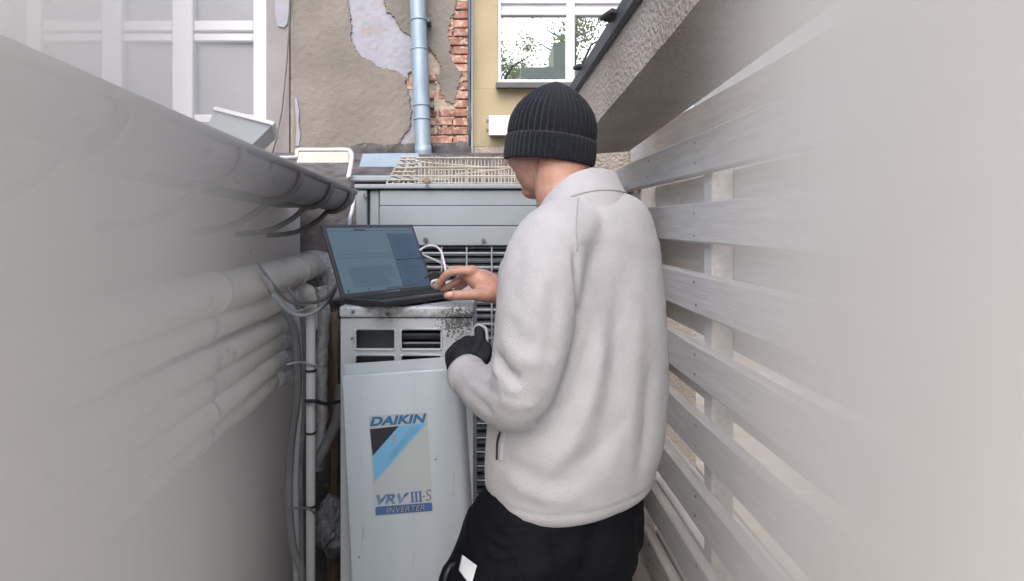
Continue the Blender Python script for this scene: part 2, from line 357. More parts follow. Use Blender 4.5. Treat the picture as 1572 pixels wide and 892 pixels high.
# ------------------------------------------------------------------ yellow house with reflecting window
yh = thing('yellow_house', 'yellow plastered house with a white window reflecting trees', 'building', (.8, YW, 0))
YY = 4.72
wx0, wx1 = P(764, 0, YY).x, P(990, 0, YY).x; wz0, wz1 = P(0, 126, YY).z, P(0, -90, YY).z
seamz = P(0, 136, YY).z; xs = W(722.5, 0).x+.012
m = MB(); m.box(xs, wx0, YY, YY+.35, seamz, 6); m.box(wx0, wx1, YY, YY+.35, seamz, wz0); m.box(wx0, wx1, YY, YY+.35, wz1, 6); m.box(wx1, 1.27, YY, YY+.35, seamz, 6)
obj('wall', m, yellow_m, yh)
obj('lower_wall', MB().box(xs, 1.27, YY-.012, YY+.35, P(0, 225, YY).z, seamz-.004), yellow_m, yh)
obj('plinth', MB().box(xs, 1.27, YY-.02, YY+.35, 0, P(0, 225, YY).z-.003), roughcast_m, yh)
wn = MB()
def yb(a, b, c, d, y0, y1, mb, bv=.006): mb.bbox(P(a, 0, YY).x, P(c, 0, YY).x, y0, y1, P(0, d, YY).z, P(0, b, YY).z, bv)
yb(764, -90, 769.5, 126, YY+.01, YY+.09, wn); yb(870, -90, 883, 126, YY+.01, YY+.09, wn); yb(984, -90, 990, 126, YY+.01, YY+.09, wn)
for a, c in ((769.7, 869.8), (883.2, 983.8)):
    yb(a, 121, c, 126, YY+.014, YY+.085, wn, .004); yb(a, 14, c, 22, YY+.014, YY+.085, wn, .004); yb(a, -6, c, 4, YY+.014, YY+.085, wn, .004)
wy = obj('window', wn, white_m, yh)
for a, c in ((769, 871), (882, 985)):
    q = MB(); yb(a, 21, c, 122, YY+.05, YY+.062, q, .001); obj('pane', q, gl, wy)
    q = MB(); yb(a, 3, c, 15, YY+.04, YY+.06, q, .001); obj('transom_panel', q, white_m, wy)
    q = MB(); yb(a, -90, c, -5, YY+.04, YY+.06, q, .001); obj('shutter_panel', q, white_m, wy)
sl_ = MB(); za = P(0, 131, YY).z
sl_.prism([(P(761, 0, YY).x, YY-.12, za-.045), (P(761, 0, YY).x, YY-.12, za-.005), (P(761, 0, YY).x, YY+.01, za+.02), (P(761, 0, YY).x, YY+.01, za-.02), (P(761, 0, YY).x, YY-.1, za-.045)], (1.3, 0, 0))
obj('window_sill', sl_, lead_m, yh)
# cable in the gap between the houses
tag(obj('wall_cable', MB().tube([W(x, y, YW-.07) for x, y in [(720, -40), (721, 60), (720, 130), (722, 190), (721, 226)]], .012, 8), lead_m, None, True), 'dark cable running down the joint between brick and yellow wall', 'cable')
jb = thing('junction_box', 'small grey metal box fixed to the yellow wall under the window', 'box', P(768, 195, YY-.12))
a, b = P(751, 207, YY-.14), P(800, 178, YY-.14)
obj('case', MB().bbox(a.x, b.x, YY-.14, YY-.014, a.z, b.z, .006), unit_m, jb)
a, b = P(751, 207, YY-.15), P(800, 178, YY-.15)
obj('lid', MB().bbox(a.x-.004, b.x+.004, YY-.152, YY-.141, a.z-.004, b.z+.004, .004), conduit_m, jb)
for zf in (.25, .75): obj('hinge', MB().tube([(a.x-.012, YY-.13, a.z+(b.z-a.z)*zf-.012), (a.x-.012, YY-.13, a.z+(b.z-a.z)*zf+.012)], .01, 8), rust_m, jb)

# ------------------------------------------------------------------ downpipe
YP = YW-.16
dp = thing('downpipe', 'blue grey zinc rainwater downpipe on the peeling plaster wall', 'pipe', (P(650, 240, YP).x, YP, 1.8))
def pp(py): return P(641+9*(py/240), py, YP)
for a, b, r in ((-80, 76, 12.2), (74, 163, 12.8), (161, 226, 12.4)):
    rr = r/900*YP; obj('pipe_section', MB().tube([pp(a), pp(a+2), pp(b-2), pp(b)], [rr*.97, rr, rr, rr*1.02], 24), zinc_m, dp, True)
obj('pipe_elbow', MB().tube([pp(224), pp(232), P(651.5, 240, YP+.01), P(653.5, 250, YP+.04)], [12.9/900*YP]*4, 24), zinc_m, dp, True)
for py in (31, 76, 162, 183):
    rr = 13.6/900*YP; obj('collar', MB().tube([pp(py-1.6), pp(py-.8), pp(py+.8), pp(py+1.6)], [rr*.97, rr, rr, rr*.97], 24), zinc_m, dp, True)
for py in (31, 162):
    q = pp(py); obj('clamp', MB().box(q.x+.06, q.x+.09, q.y-.01, YW-.05, q.z-.015, q.z+.015), lead_m, dp)

tag(obj('hanging_cable', MB().tube([W(x, y, YW-.08) for x, y in [(445, -30), (444, 40), (440, 100), (433, 170), (424, 215), (414, 250)]], .006, 6), lead_m, None, True), 'thin dark cable hanging down the left edge of the peeling wall', 'cable')

# ------------------------------------------------------------------ low annex roof between the wall and the units
an = thing('annex', 'low annex with dark bitumen roof behind the outdoor units', 'building', (0, 3.2, 0))
obj('wall', MB().box(-2.6, 1.15, 3.2, 3.5, 0, 1.72), roughcast_m, an)
obj('roof', MB().add([(-2.7, 3.12, 1.74), (1.15, 3.12, 1.74), (1.15, YW-.09, 2.06), (-2.7, YW-.09, 2.06), (-2.7, 3.12, 1.70), (1.15, 3.12, 1.70), (1.15, YW-.09, 2.0), (-2.7, YW-.09, 2.0)],
     [(0, 1, 2, 3), (4, 7, 6, 5), (0, 4, 5, 1), (1, 5, 6, 2), (2, 6, 7, 3), (3, 7, 4, 0)]), tar_m, an)
obj('roof_sheet', MB().prism([P(548, 269, 3.55), P(556, 240, 3.95), P(641, 239, 3.95), P(650, 269, 3.55)], (0, .02, .02)), blue_m, an)
obj('edge_trim', MB().bbox(P(540, 0, 3.08).x, P(690, 0, 3.08).x, 3.05, 3.115, P(0, 279, 3.08).z, P(0, 270, 3.08).z, .006), unit_m, an)
obj('parapet', MB().bbox(P(455, 0, 3.9).x, P(537, 0, 3.9).x, 3.9, 4.05, P(0, 262, 3.9).z, P(0, 228, 3.9).z, .01), leftwall_m, an)
tag(obj('white_pipe', MB().tube([P(*q) for q in [(380, 244, 3.0), (455, 242, 3.2), (456, 231, 3.3)]]+[P(*q) for q in cr([(458, 230, 3.3), (500, 230, 3.3), (530, 230, 3.3), (538, 233, 3.28), (540, 244, 3.2), (535, 272, 3.0)], 5)], .012, 10), white_m, None, True),
    'thin white pipe bending over the annex roof edge beside the downpipe', 'pipe')

# ------------------------------------------------------------------ large outdoor unit at the back
YB = 2.15
def B(px, py, Y=YB): return P(px, py, Y)
ub = thing('outdoor_unit', 'large grey outdoor cooling unit with wire fan guard behind the man', 'air conditioner', (.05, YB, 0))
bx0, bx1 = B(546, 0).x, .52; zt = B(0, 283).z
obj('body', MB().box(bx0+.012, bx1-.012, YB+.07, YB+.72, .1, zt-.012), dark_m, ub)
obj('top_lid', MB().bbox(bx0-.004, bx1, YB-.012, YB+.75, B(0, 290).z, zt, .004), unit_m, ub)
obj('corner_post', MB().bbox(bx0, B(563, 0).x, YB, YB+.06, .1, B(0, 291).z-.002, .004), unit_m, ub)
obj('side_panel', MB().bbox(bx0, bx0+.01, YB+.062, YB+.73, .1, B(0, 291).z-.002, .002), unit_m, ub)
obj('corner_post', MB().bbox(B(566, 0).x, B(581, 0).x, YB+.016, YB+.06, B(0, 377).z, B(0, 291).z-.002, .004), unit_m, ub)
obj('upper_panel', MB().bbox(B(582.5, 0).x, bx1-.005, YB+.004, YB+.06, B(0, 316).z, B(0, 291).z-.002, .003), unit_m, ub)
obj('middle_panel', MB().bbox(B(582.5, 0).x, bx1-.005, YB+.0, YB+.06, B(0, 346.5).z, B(0, 316.6).z, .003), unit_m, ub)
obj('lower_panel', MB().bbox(B(564, 0).x, bx1-.005, YB-.004, YB+.06, B(0, 377).z, B(0, 347.6).z, .003), unit_m, ub)
obj('base_panel', MB().bbox(B(564, 0).x, bx1-.005, YB, YB+.06, .1, .42, .003), unit_m, ub)
obj('foot_rail', MB().box(bx0, bx1, YB+.02, YB+.7, 0, .098), lead_m, ub)
for x, y in ((656, 286), (653, 368), (742, 369), (905, 286), (560, 300)):
    q = B(x, y, YB-.016); obj('screw', MB().tube([q, q+Vector((0, .012, 0))], .008, 10), screw_m, ub)
sx0, sx1 = B(566, 0).x, bx1-.01
lv = MB().box(sx0, sx1, 0, .03, -.004, .004, Matrix.Rotation(.5, 4, 'X')).mesh('louvre'); lv.materials.append(louvre_m)
z = B(0, 381).z; k = 0
while z > .44:
    link('louvre', lv, None, ub, (0, YB+.03, z)); z -= .026
    if k % 2 == 0:
        zz = z+.008
        obj('guard_wire', MB().tube([(sx0, YB-.004, zz), (sx1, YB-.004, zz)], .0032, 6), wire_m, ub)
    k += 1
for i in range(14):
    x = B(640, 0).x+(i-2)*.0915
    if sx0 < x < sx1: obj('guard_wire', MB().tube([(x, YB-.009, B(0, 379).z), (x, YB-.009, .43)], .0032, 6), wire_m, ub)

# wire cage lying on the lid
cg = thing('wire_cage', 'cream coated wire mesh cage lying on top of the large unit', 'cage', (0, YB+.2, zt))
ZC0, ZC1 = zt+.004, B(0, 241, YB+.03).z
def vw(n, a, b, r=.0026): obj('wire', MB().tube([a, b], r, 5), cage_m, cg)
xa, xb = B(636, 0).x, B(795, 0).x+.25
n = 52
for i in range(n):
    x = xa+(xb-xa)*i/(n-1)+R.uniform(-.002, .002); s = R.uniform(-.003, .003)
    vw('wire', (x, YB+.03, ZC0), (x+s, YB+.04, ZC1+R.uniform(-.002, .004)))
for i in range(26):
    x = xa+(xb-xa)*i/25; vw('wire', (x, YB+.5, ZC0), (x+R.uniform(-.004, .004), YB+.49, ZC1))
    vw('wire', (x, YB+.04, ZC1), (x, YB+.49, ZC1), .002)
for zf in (.03, .3, .62, .97):
    z = ZC0+(ZC1-ZC0)*zf; vw('wire', (xa, YB+.032, z), (xb, YB+.032, z)); vw('wire', (xa, YB+.5, z), (xb, YB+.5, z))
for zf in (0, .15, .3, .45, .6, .75, .9, 1):            # sloping end towards the left
    z = ZC0+(ZC1-ZC0)*zf; xo = B(591+23*zf, 0).x
    vw('wire', (xo, YB+.03, z), (xa, YB+.03, z)); vw('wire', (xo, YB+.03, z), (xo+.04, YB+.48, z)); vw('wire', (xo+.04, YB+.48, z), (xa, YB+.5, z))
for yf in (.03, .14, .26, .37, .48): vw('wire', (B(591, 0).x, YB+yf, ZC0), (B(614, 0).x, YB+yf, ZC1), .003)
for i in range(2): x = B(618+8*i, 0).x; vw('wire', (x, YB+.035, ZC0), (x+.004, YB+.04, ZC1)); vw('wire', (x, YB+.04, ZC1), (x, YB+.48, ZC1), .002)
for q in ((630, 246, 780, 268), (655, 250, 820, 262), (700, 268, 860, 250)): vw('wire', B(q[0], q[1], YB+.2), B(q[2], q[3], YB+.22), .004)
lf = MB().prism([B(648, 276, YB+.02), B(657, 273, YB+.02), B(661, 278, YB+.015), B(653, 280, YB+.012)], (0, .004, .002))
tag(obj('dry_leaf', lf, rust_m), 'small orange dry leaf caught under the wire cage corner', 'leaf')

# ------------------------------------------------------------------ small outdoor unit under the laptop
YA = 1.36; S = YA/900
def A(px, py, Y=YA): return Vector(((px-745)*S, Y, 1.5-(py-345)*S))
ua = thing('outdoor_unit', 'smaller grey outdoor unit with open vents carrying the laptop', 'air conditioner', (A(625, 0).x, YA+.3, 0))
ax0, ax1 = A(523, 0).x, A(726, 0).x; zA = A(0, 470).z; zl = A(0, 488).z
# dirt near the right corner of the front: lives on this unit's enamel
um = unit_m.copy(); um.name = 'stained_enamel'; tt = um.node_tree
for e_, c_ in zip(next(n for n in tt.nodes if n.type == 'VALTORGB' and n.color_ramp.elements[0].color[0] > .1).color_ramp.elements, (rgb(176, 183, 190), rgb(190, 196, 203))): e_.color = c_
pb = tt.nodes['Principled BSDF']; src = pb.inputs['Base Color'].links[0].from_socket
geo = next(n for n in tt.nodes if n.type == 'NEW_GEOMETRY')
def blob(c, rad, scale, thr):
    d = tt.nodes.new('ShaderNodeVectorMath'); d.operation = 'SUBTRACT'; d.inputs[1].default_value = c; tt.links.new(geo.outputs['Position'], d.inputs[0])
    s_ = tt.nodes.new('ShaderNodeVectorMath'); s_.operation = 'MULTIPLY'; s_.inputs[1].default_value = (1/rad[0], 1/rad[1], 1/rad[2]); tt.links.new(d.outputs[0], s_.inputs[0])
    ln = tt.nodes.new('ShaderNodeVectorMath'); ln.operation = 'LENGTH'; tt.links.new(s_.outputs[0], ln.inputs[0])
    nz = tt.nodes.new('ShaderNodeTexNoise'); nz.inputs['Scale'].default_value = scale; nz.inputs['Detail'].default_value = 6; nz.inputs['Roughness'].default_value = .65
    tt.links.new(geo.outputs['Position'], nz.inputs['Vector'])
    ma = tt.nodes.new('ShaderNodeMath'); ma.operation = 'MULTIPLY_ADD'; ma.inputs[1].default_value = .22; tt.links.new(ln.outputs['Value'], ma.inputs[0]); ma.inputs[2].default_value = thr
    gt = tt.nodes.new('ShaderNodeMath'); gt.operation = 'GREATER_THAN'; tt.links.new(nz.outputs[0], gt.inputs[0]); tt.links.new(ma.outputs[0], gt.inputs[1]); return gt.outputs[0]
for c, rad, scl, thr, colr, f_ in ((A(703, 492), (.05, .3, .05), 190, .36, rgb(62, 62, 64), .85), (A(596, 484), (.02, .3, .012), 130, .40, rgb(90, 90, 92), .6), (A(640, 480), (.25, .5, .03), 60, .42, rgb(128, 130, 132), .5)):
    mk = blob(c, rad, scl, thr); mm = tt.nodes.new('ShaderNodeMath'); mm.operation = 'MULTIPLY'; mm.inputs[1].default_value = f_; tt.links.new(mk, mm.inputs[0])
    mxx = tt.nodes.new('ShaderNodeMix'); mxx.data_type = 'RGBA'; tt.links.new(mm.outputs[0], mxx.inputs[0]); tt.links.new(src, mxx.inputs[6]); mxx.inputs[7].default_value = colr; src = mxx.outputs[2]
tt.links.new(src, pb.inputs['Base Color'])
YE = YA+.62
obj('top_lid', MB().bbox(ax0-.003, ax1+.003, YA-.006, YE, zl+.001, zA, .006, seg=2), um, ua)
cols = [(545, 607), (615, 678)]; rows = [(505+40*i, 537+40*i) for i in range(11)]
fp = MB(); ztop = zl-.001; zbot = .1
xs_ = [523, 545, 607, 615, 678, 726]
for a, b in ((523, 545), (607, 615), (678, 726)): fp.box(A(a, 0).x, A(b, 0).x, YA, YA+.02, zbot, ztop)
for a, b in cols:
    ys = [None]+rows
    prev = ztop
    for r0, r1 in rows:
        fp.box(A(a, 0).x, A(b, 0).x, YA, YA+.02, A(0, r0).z, prev); prev = A(0, r1).z
    fp.box(A(a, 0).x, A(b, 0).x, YA, YA+.02, zbot, prev)
bm = bmesh.new(); tm = fp.mesh('t'); bm.from_mesh(tm); bmesh.ops.remove_doubles(bm, verts=bm.verts[:], dist=1e-5)
inner = [f for f in bm.faces if 0]
bm.to_mesh(tm); bm.free(); tm.materials.append(um)
link('front_panel', tm, None, ua)
for a, b in cols:                                      # soft rounded lips of the vents
    for r0, r1 in rows[:3]:
        p = [(a+4, r0), (b-4, r0), (b-1, r0+1), (b, r0+4), (b, r1-4), (b-1, r1-1), (b-4, r1), (a+4, r1), (a+1, r1-1), (a, r1-4), (a, r0+4), (a+1, r0+1), (a+4, r0)]
        obj('vent_lip', MB().tube([A(x, y, YA) for x, y in p], .003, 6), um, ua, True)
obj('side_panel', MB().box(ax0, ax0+.006, YA+.0205, YE-.01, zbot, ztop), um, ua)
obj('side_panel', MB().box(ax1-.006, ax1, YA+.0205, YE-.01, zbot, ztop), um, ua)
obj('coil', MB().box(ax0+.02, A(611, 0).x, YA+.045, YA+.09, zbot, ztop), coil_m, ua)
obj('inner_case', MB().box(ax0+.02, ax1-.02, YA+.1, YE-.02, zbot, ztop), dark_m, ua)
obj('foot_rail', MB().box(ax0, ax1, YA+.03, YE-.03, 0, zbot-.001), lead_m, ua)
lv2 = MB().box(A(613, 0).x, A(680, 0).x, -.014, .014, -.0022, .0022, Matrix.Rotation(-.6, 4, 'X')).mesh('louvre'); lv2.materials.append(louvre_m)
for i in range(12): link('louvre', lv2, None, ua, (0, YA+.04, A(0, 508+13.6*i).z))
for x, y in ((543, 478), (596, 481), (541, 519), (688, 515)):
    q = A(x, y, YA-.009); obj('screw', MB().tube([q, q+Vector((0, .012, 0))], .004 if y < 500 else .002, 10), screw_m, ua)

# ------------------------------------------------------------------ removed cover panel with its maker's sticker
pn = thing('cover_panel', 'pale grey cover panel with blue maker sticker leaning on the small unit', 'panel', (-.15, 1.27, 0))
org = P(524, 577, 1.315)
MP = Matrix.Translation(org) @ Matrix.Rotation(math.radians(3.0), 4, 'Z') @ Matrix.Rotation(math.radians(-3.2), 4, 'Y') @ Matrix.Rotation(math.radians(-2.5), 4, 'X')
# local: x right, y away, z up; the face is y=0, the top edge z=0
PW = .268; PH = 1.06
prof = [(0.0, .045), (0, .004), (.002, .001), (.004, 0), (PW-.02, 0), (PW-.012, .002), (PW-.006, .006), (PW-.001, .014), (PW+.004, .03), (PW+.008, .055), (PW+.006, .056), (PW-.004, .018), (PW-.02, .006), (.006, .006), (.004, .045)]
pm = MB(); rings_ = []
for z in (0, -.004, -.3, -.6, -PH):
    rings_.append([MP @ Vector((x+(.002 if z < 0 else 0)*(x > .1), y+(.003 if z == 0 else 0), z)) for x, y in prof])
pm.rings(rings_)
sharp(obj('shell', pm, panel_m, pn), 35)
fl = MB(); fl.box(.008, PW-.012, .006, .012, .0005, .024, MP); obj('top_flange', fl, panel_m, pn)
for x, z in ((.11, -.5), (.2, -.56), (.06, -.62), (.2, -.2), (.02, -.4)):
    obj('screw_hole', MB().tube([MP @ Vector((x, -.0008, z)), MP @ Vector((x, .002, z))], .0018, 8), black_ink, pn)
# sticker: local frame fitted to its corners
inv = MP.inverted()
def on_panel(px, py):                                   # ray through the photograph's pixel onto the panel's face
    o = inv @ Vector((0, 0, 1.5)); d = (inv @ P(px, py, 1))-o; t_ = -o.y/d.y; q = o+d*t_; return q.x, q.z
TL, TR, BL, BR = [Vector(on_panel(*q)) for q in ((567, 640), (655, 634), (575, 791), (664, 784))]
def ST(u, v, e=0):                                      # sticker coordinates, u right 0..1, v down 0..1
    q = (TL*(1-u)+TR*u)*(1-v)+(BL*(1-u)+BR*u)*v; return MP @ Vector((q.x, -.0006-e, q.y))
def flat(name, pts, m_, e, parent): return obj(name, MB().prism([ST(u, v, e) for u, v in pts], MP.to_3x3() @ Vector((0, .0003, 0))), m_, parent)
st = flat('sticker', [(-.01, -.01), (1.01, -.01), (1.01, 1.01), (-.01, 1.01)], greym, 0, pn)
flat('black_corner', [(.0, .125), (.505, .113), (.02, .40)], black_ink, .0004, st)
flat('blue_band', [(.505, .113), (1.0, .100), (.03, .665), (.02, .40)], sky_ink, .0004, st)
dots = MB()
for i in range(26):
    for j in range(11):
        a_ = i/25; b_ = j/10
        u = .72+.235*b_-.45*a_*1.0+.0*b_; v = .135+.30*a_+.015*(j % 2)-.0*b_
        if u > .95 or v > .48 or u < .3 or (u*.565+v*.97) > .625 : continue
        dots.prism([ST(u+.007*math.cos(k), v+.0045*math.sin(k), .0008) for k in (0, 1.57, 3.14, 4.71)], MP.to_3x3() @ Vector((0, .0002, 0)))
obj('dot_print', dots, grey_ink, st, kind='stuff')
flat('scuff', [(.36, .245), (.42, .20), (.48, .19), (.43, .27), (.37, .29)], silver_ink, .0009, st)
flat('name_bar', [(.045, .915), (.985, .915), (1.0, .93), (1.0, .985), (.985, 1.0), (.02, 1.0), (.02, .93)], bar_ink, .0004, st)
def letters(name, s, u0, u1, v0, v1, m_, shear=.28, offs=.03, e=.001):
    cu = bpy.data.curves.new(name, 'FONT'); cu.body = s; cu.size = 1; cu.shear = shear; cu.offset = offs; cu.space_character = 1.02
    o = bpy.data.objects.new(name, cu); C.objects.link(o); dg = bpy.context.evaluated_depsgraph_get(); dg.update()
    me = bpy.data.meshes.new_from_object(o.evaluated_get(dg)); bpy.data.objects.remove(o)
    xs = [v.co.x for v in me.vertices]; ys = [v.co.y for v in me.vertices]
    X0, X1, Y0, Y1 = min(xs), max(xs), min(ys), max(ys)
    for v in me.vertices:
        v.co = ST(u0+(v.co.x-X0)/(X1-X0)*(u1-u0), v1-(v.co.y-Y0)/(Y1-Y0)*(v1-v0), e)
    me.materials.clear(); me.materials.append(m_); return link(name, me, None, st)
letters('lettering', 'DAIKIN', .0, 1.0, .002, .095, blue_ink, .26, .042)
letters('lettering', 'VRV', .045, .62, .795, .90, vrv_ink, .3, .045)
for u in (.665, .735, .805): flat('lettering', [(u-.029, .79), (u+.029, .789), (u+.029, .799), (u+.016, .80), (u+.016, .887), (u+.029, .888), (u+.029, .898), (u-.029, .899), (u-.029, .889), (u-.016, .888), (u-.016, .801), (u-.029, .80)], bar_ink, .0012, st)
letters('lettering', '-', .845, .885, .842, .852, grey_ink, .1, .0)
letters('lettering', 'S', .895, 1.0, .782, .893, grey_ink, .15, -.018)
letters('lettering', 'INVERTER', .19, .86, .93, .985, black_ink, .25, .03)
letters('lettering', 'INVERTER', .20, .87, .927, .982, silver_ink, .25, .008, .0024)

# ------------------------------------------------------------------ laptop
LY, LT, LW, LH = math.radians(49), math.radians(26.5), .30, .198
lb = Vector((-.337, 1.395, 1.3185)); d_ = Vector((math.cos(LY), math.sin(LY), 0)); n_ = Vector((-math.sin(LY), math.cos(LY), 0))
u_ = Vector((0, 0, 1))*math.cos(LT)+n_*math.sin(LT); bn = n_*math.cos(LT)-Vector((0, 0, 1))*math.sin(LT)
ML = Matrix.Translation(lb) @ Matrix((d_, bn, u_)).transposed().to_4x4()
tl_ = math.radians(2.2); ny = n_*math.cos(tl_)-Vector((0, 0, 1))*math.sin(tl_); nz_ = d_.cross(ny)
MK = Matrix.Translation(lb) @ Matrix((d_, ny, nz_)).transposed().to_4x4()
lt = thing('laptop', 'open black laptop with lit blue screen on the small unit', 'laptop', (lb.x, lb.y, zA))
bs = obj('base', MB().bbox(0, LW, -.152, .0, -.007, .006, .003, MK, 2), lap_m, lt)
kb = MB()
for r_ in range(5):
    for c_ in range(14): kb.bbox(.02+c_*.0187, .02+c_*.0187+.0162, -.012-r_*.0187-.0162, -.012-r_*.0187, .0062, .0078, .0006, MK)
obj('keyboard', kb, key_m, bs, kind='stuff')
obj('touchpad', MB().box(.105, .195, -.148, -.112, .0061, .0065, MK), bezel_m, bs)
ld = obj('lid', MB().bbox(-.001, LW+.001, .0, .007, .006, LH+.006, .002, ML, 2), bezel_m, lt)
obj('hinge', MB().tube([ML @ Vector((.02, .004, .004)), ML @ Vector((LW-.02, .004, .004))], .0045, 10), lap_m, lt, True)
def scr(name, x0, x1, z0, z1, m_, e, par): return obj(name, MB().box(x0*LW, x1*LW, -.0004-e, -.0001-e, .006+z0*LH, .006+z1*LH, ML), m_, par)
ds = scr('display', .03, .975, .055, .945, scr_left, 0, lt)
scr('display_pane', .66, .975, .06, .86, scr_right, .0005, ds)
scr('display_bar', .03, .975, .90, .905, scr_line, .0005, ds)
scr('display_bar', .30, .42, .905, .925, scr_dark, .0006, ds)
scr('display_bar', .66, .975, .455, .47, scr_dark, .001, ds); scr('display_bar', .74, .90, .45, .455, scr_acc, .0011, ds)
scr('display_bar', .65, .655, .08, .86, scr_dark, .0007, ds)
scr('display_bar', .03, .66, .52, .523, scr_line, .0007, ds); scr('display_bar', .06, .66, .57, .573, scr_line, .0007, ds)
tx = MB()
for i in range(15):
    z = .12+.0185*i; tx.box(.13*LW, (.56+R.uniform(-.06, .05))*LW, -.0012, -.001, .006+z*LH, .006+(z+.004)*LH, ML)
for i in range(30):
    z = .10+.025*i
    if .44 < z < .49: continue
    tx.box((.69+R.uniform(0, .03))*LW, (.82+R.uniform(-.05, .12))*LW, -.0013, -.0011, .006+z*LH, .006+(z+.006)*LH, ML)
for i in range(30): tx.box(.668*LW, .676*LW, -.0013, -.0011, .006+(.1+.025*i)*LH, .006+(.106+.025*i)*LH, ML)
obj('screen_text', tx, scr_line, ds, kind='stuff')
ic = MB()
for i in range(11): ic.box((.46+.033*i)*LW, (.46+.033*i+.018)*LW, -.0013, -.0011, .006+.062*LH, .006+.083*LH, ML)
for q in (.06, .27): ic.box(q*LW, (q+.012)*LW, -.0013, -.0011, .006+.07*LH, .006+.1*LH, ML)
obj('screen_icons', ic, scr_dark, ds, kind='stuff')
obj('webcam', MB().tube([ML @ Vector((LW*.5, -.0008, .006+LH*.97)), ML @ Vector((LW*.5, .001, .006+LH*.97))], .0025, 10), key_m, lt)
lab = MB()
for i in range(6): lab.box((.44+.028*i)*LW, (.44+.028*i+.012)*LW, -.0009, -.0005, .006+.022*LH, .006+.034*LH, ML)
obj('bezel_print', lab, silver_ink, ld)

# white cables behind the laptop and in the hand
cb = [(645, 384, 1.62), (655, 378, 1.66), (668, 378, 1.68), (677, 386, 1.68), (681, 400, 1.66), (684, 415, 1.62), (683, 428, 1.54), (678, 436, 1.47), (668, 441, 1.43), (663, 438, 1.41), (664, 432, 1.4), (672, 430, 1.41)]
tag(obj('usb_cable', MB().tube([P(*q) for q in cr(cb, 5)], .0032, 8), white_m, None, True), 'white cable looping from behind the laptop into the bare hand', 'cable')
cb = [(646, 390, 1.66), (662, 397, 1.68), (678, 404, 1.7), (690, 412, 1.72), (705, 424, 1.75), (715, 440, 1.78), (722, 470, 1.8)]
tag(obj('data_cable', MB().tube([P(*q) for q in cr(cb, 5)], .0032, 8), white_m, None, True), 'straighter white cable crossing the grille behind the laptop', 'cable')
ad = thing('adapter', 'small black adapter on cables beside the laptop', 'adapter', P(672, 432, 1.6))
q = P(668, 425, 1.62); obj('case', MB().bbox(q.x-.018, q.x+.022, q.y, q.y+.02, q.z-.02, q.z+.014, .004), lap_m, ad)
q = P(663, 421, 1.6); obj('lead', MB().tube([P(*a) for a in cr([(652, 428, 1.6), (660, 421, 1.6), (668, 418, 1.61), (678, 424, 1.62)], 4)], .002, 6), lap_m, ad, True)

# ------------------------------------------------------------------ left: shed wall, eave, gutter
XL = -.72
def gz(y): return 1.690-.037*y
sh = thing('shed', 'low plastered shed with dark eave and gutter along the passage', 'shed', (XL, 1.2, 0))
obj('wall', MB().box(XL-.25, XL, -.6, 2.28, 0, 1.60), leftwall_m, sh)
def slab(name, xa, xb, ya, yb, dz, th, rise, m_):
    v = [(x, y, gz(y)+dz+(rise if x == xb else 0)+t) for t in (0, th) for x, y in ((xa, ya), (xa, yb), (xb, yb), (xb, ya))]
    obj(name, MB().add(v, [(0, 1, 2, 3), (4, 7, 6, 5), (0, 4, 5, 1), (1, 5, 6, 2), (2, 6, 7, 3), (3, 7, 4, 0)]), m_, sh)
slab('soffit', -.545, XL-.2, -.6, 2.05, -.055, .02, .0, eave_m)
slab('roof', -.53, -2.6, -.6, 2.1, -.02, .015, .10, tar_m)
gt = thing('gutter', 'grey half round gutter on curved brackets along the shed eave', 'gutter', (-.5, 1, 1.65))
gpts = []

m = MB(); rr_ = []
for y in (-.5, .2, .8, 1.4, 1.98):
    ring = []
    for k in range(13):
        a = PI+PI*k/12; ring.append(Vector((-.50+.062*math.cos(a), y, gz(y)-.012+.062*math.sin(a))))
    for k in range(13):
        a = 2*PI-PI*k/12; ring.append(Vector((-.50+.058*math.cos(a), y, gz(y)-.012+.058*math.sin(a))))
    rr_.append(ring)
m.rings(rr_); sharp(obj('channel', m, gutter_m, gt), 50)
obj('bead', MB().tube([(-.44, y, gz(y)-.008) for y in (-.5, .9, 1.98)], .01, 10), gutter_m, gt, True)
for y in (.3, .7, 1.05, 1.38, 1.65, 1.88):
    q = [(-.44, y, gz(y)-.01)]+[(-.50+.069*math.cos(a), y, gz(y)-.012+.069*math.sin(a)) for a in [-.3, -.8, -1.3, -1.7]]+[(-.54, y, gz(y)-.11), (-.61, y, gz(y)-.145), (XL+.02, y, gz(y)-.155)]
    obj('bracket', MB().tube([Vector(v) for v in cr(q, 3)], .008, 6), eave_m, gt, True)
bxv = thing('roof_box', 'pale sheet metal box standing on the shed roof below the white window', 'box', (-.8, 1.9, 1.7))
obj('case', MB().prism([P(318, 196, 1.75), P(330, 166, 1.75), P(420, 190, 1.75), P(385, 224, 1.75)], (-.1, .3, .0)), unit_m, bxv)
obj('lid', MB().prism([P(326, 168, 1.74), P(330, 163, 1.74), P(422, 187, 1.74), P(419, 192, 1.74)], (-.1, .32, .0)), white_m, bxv)

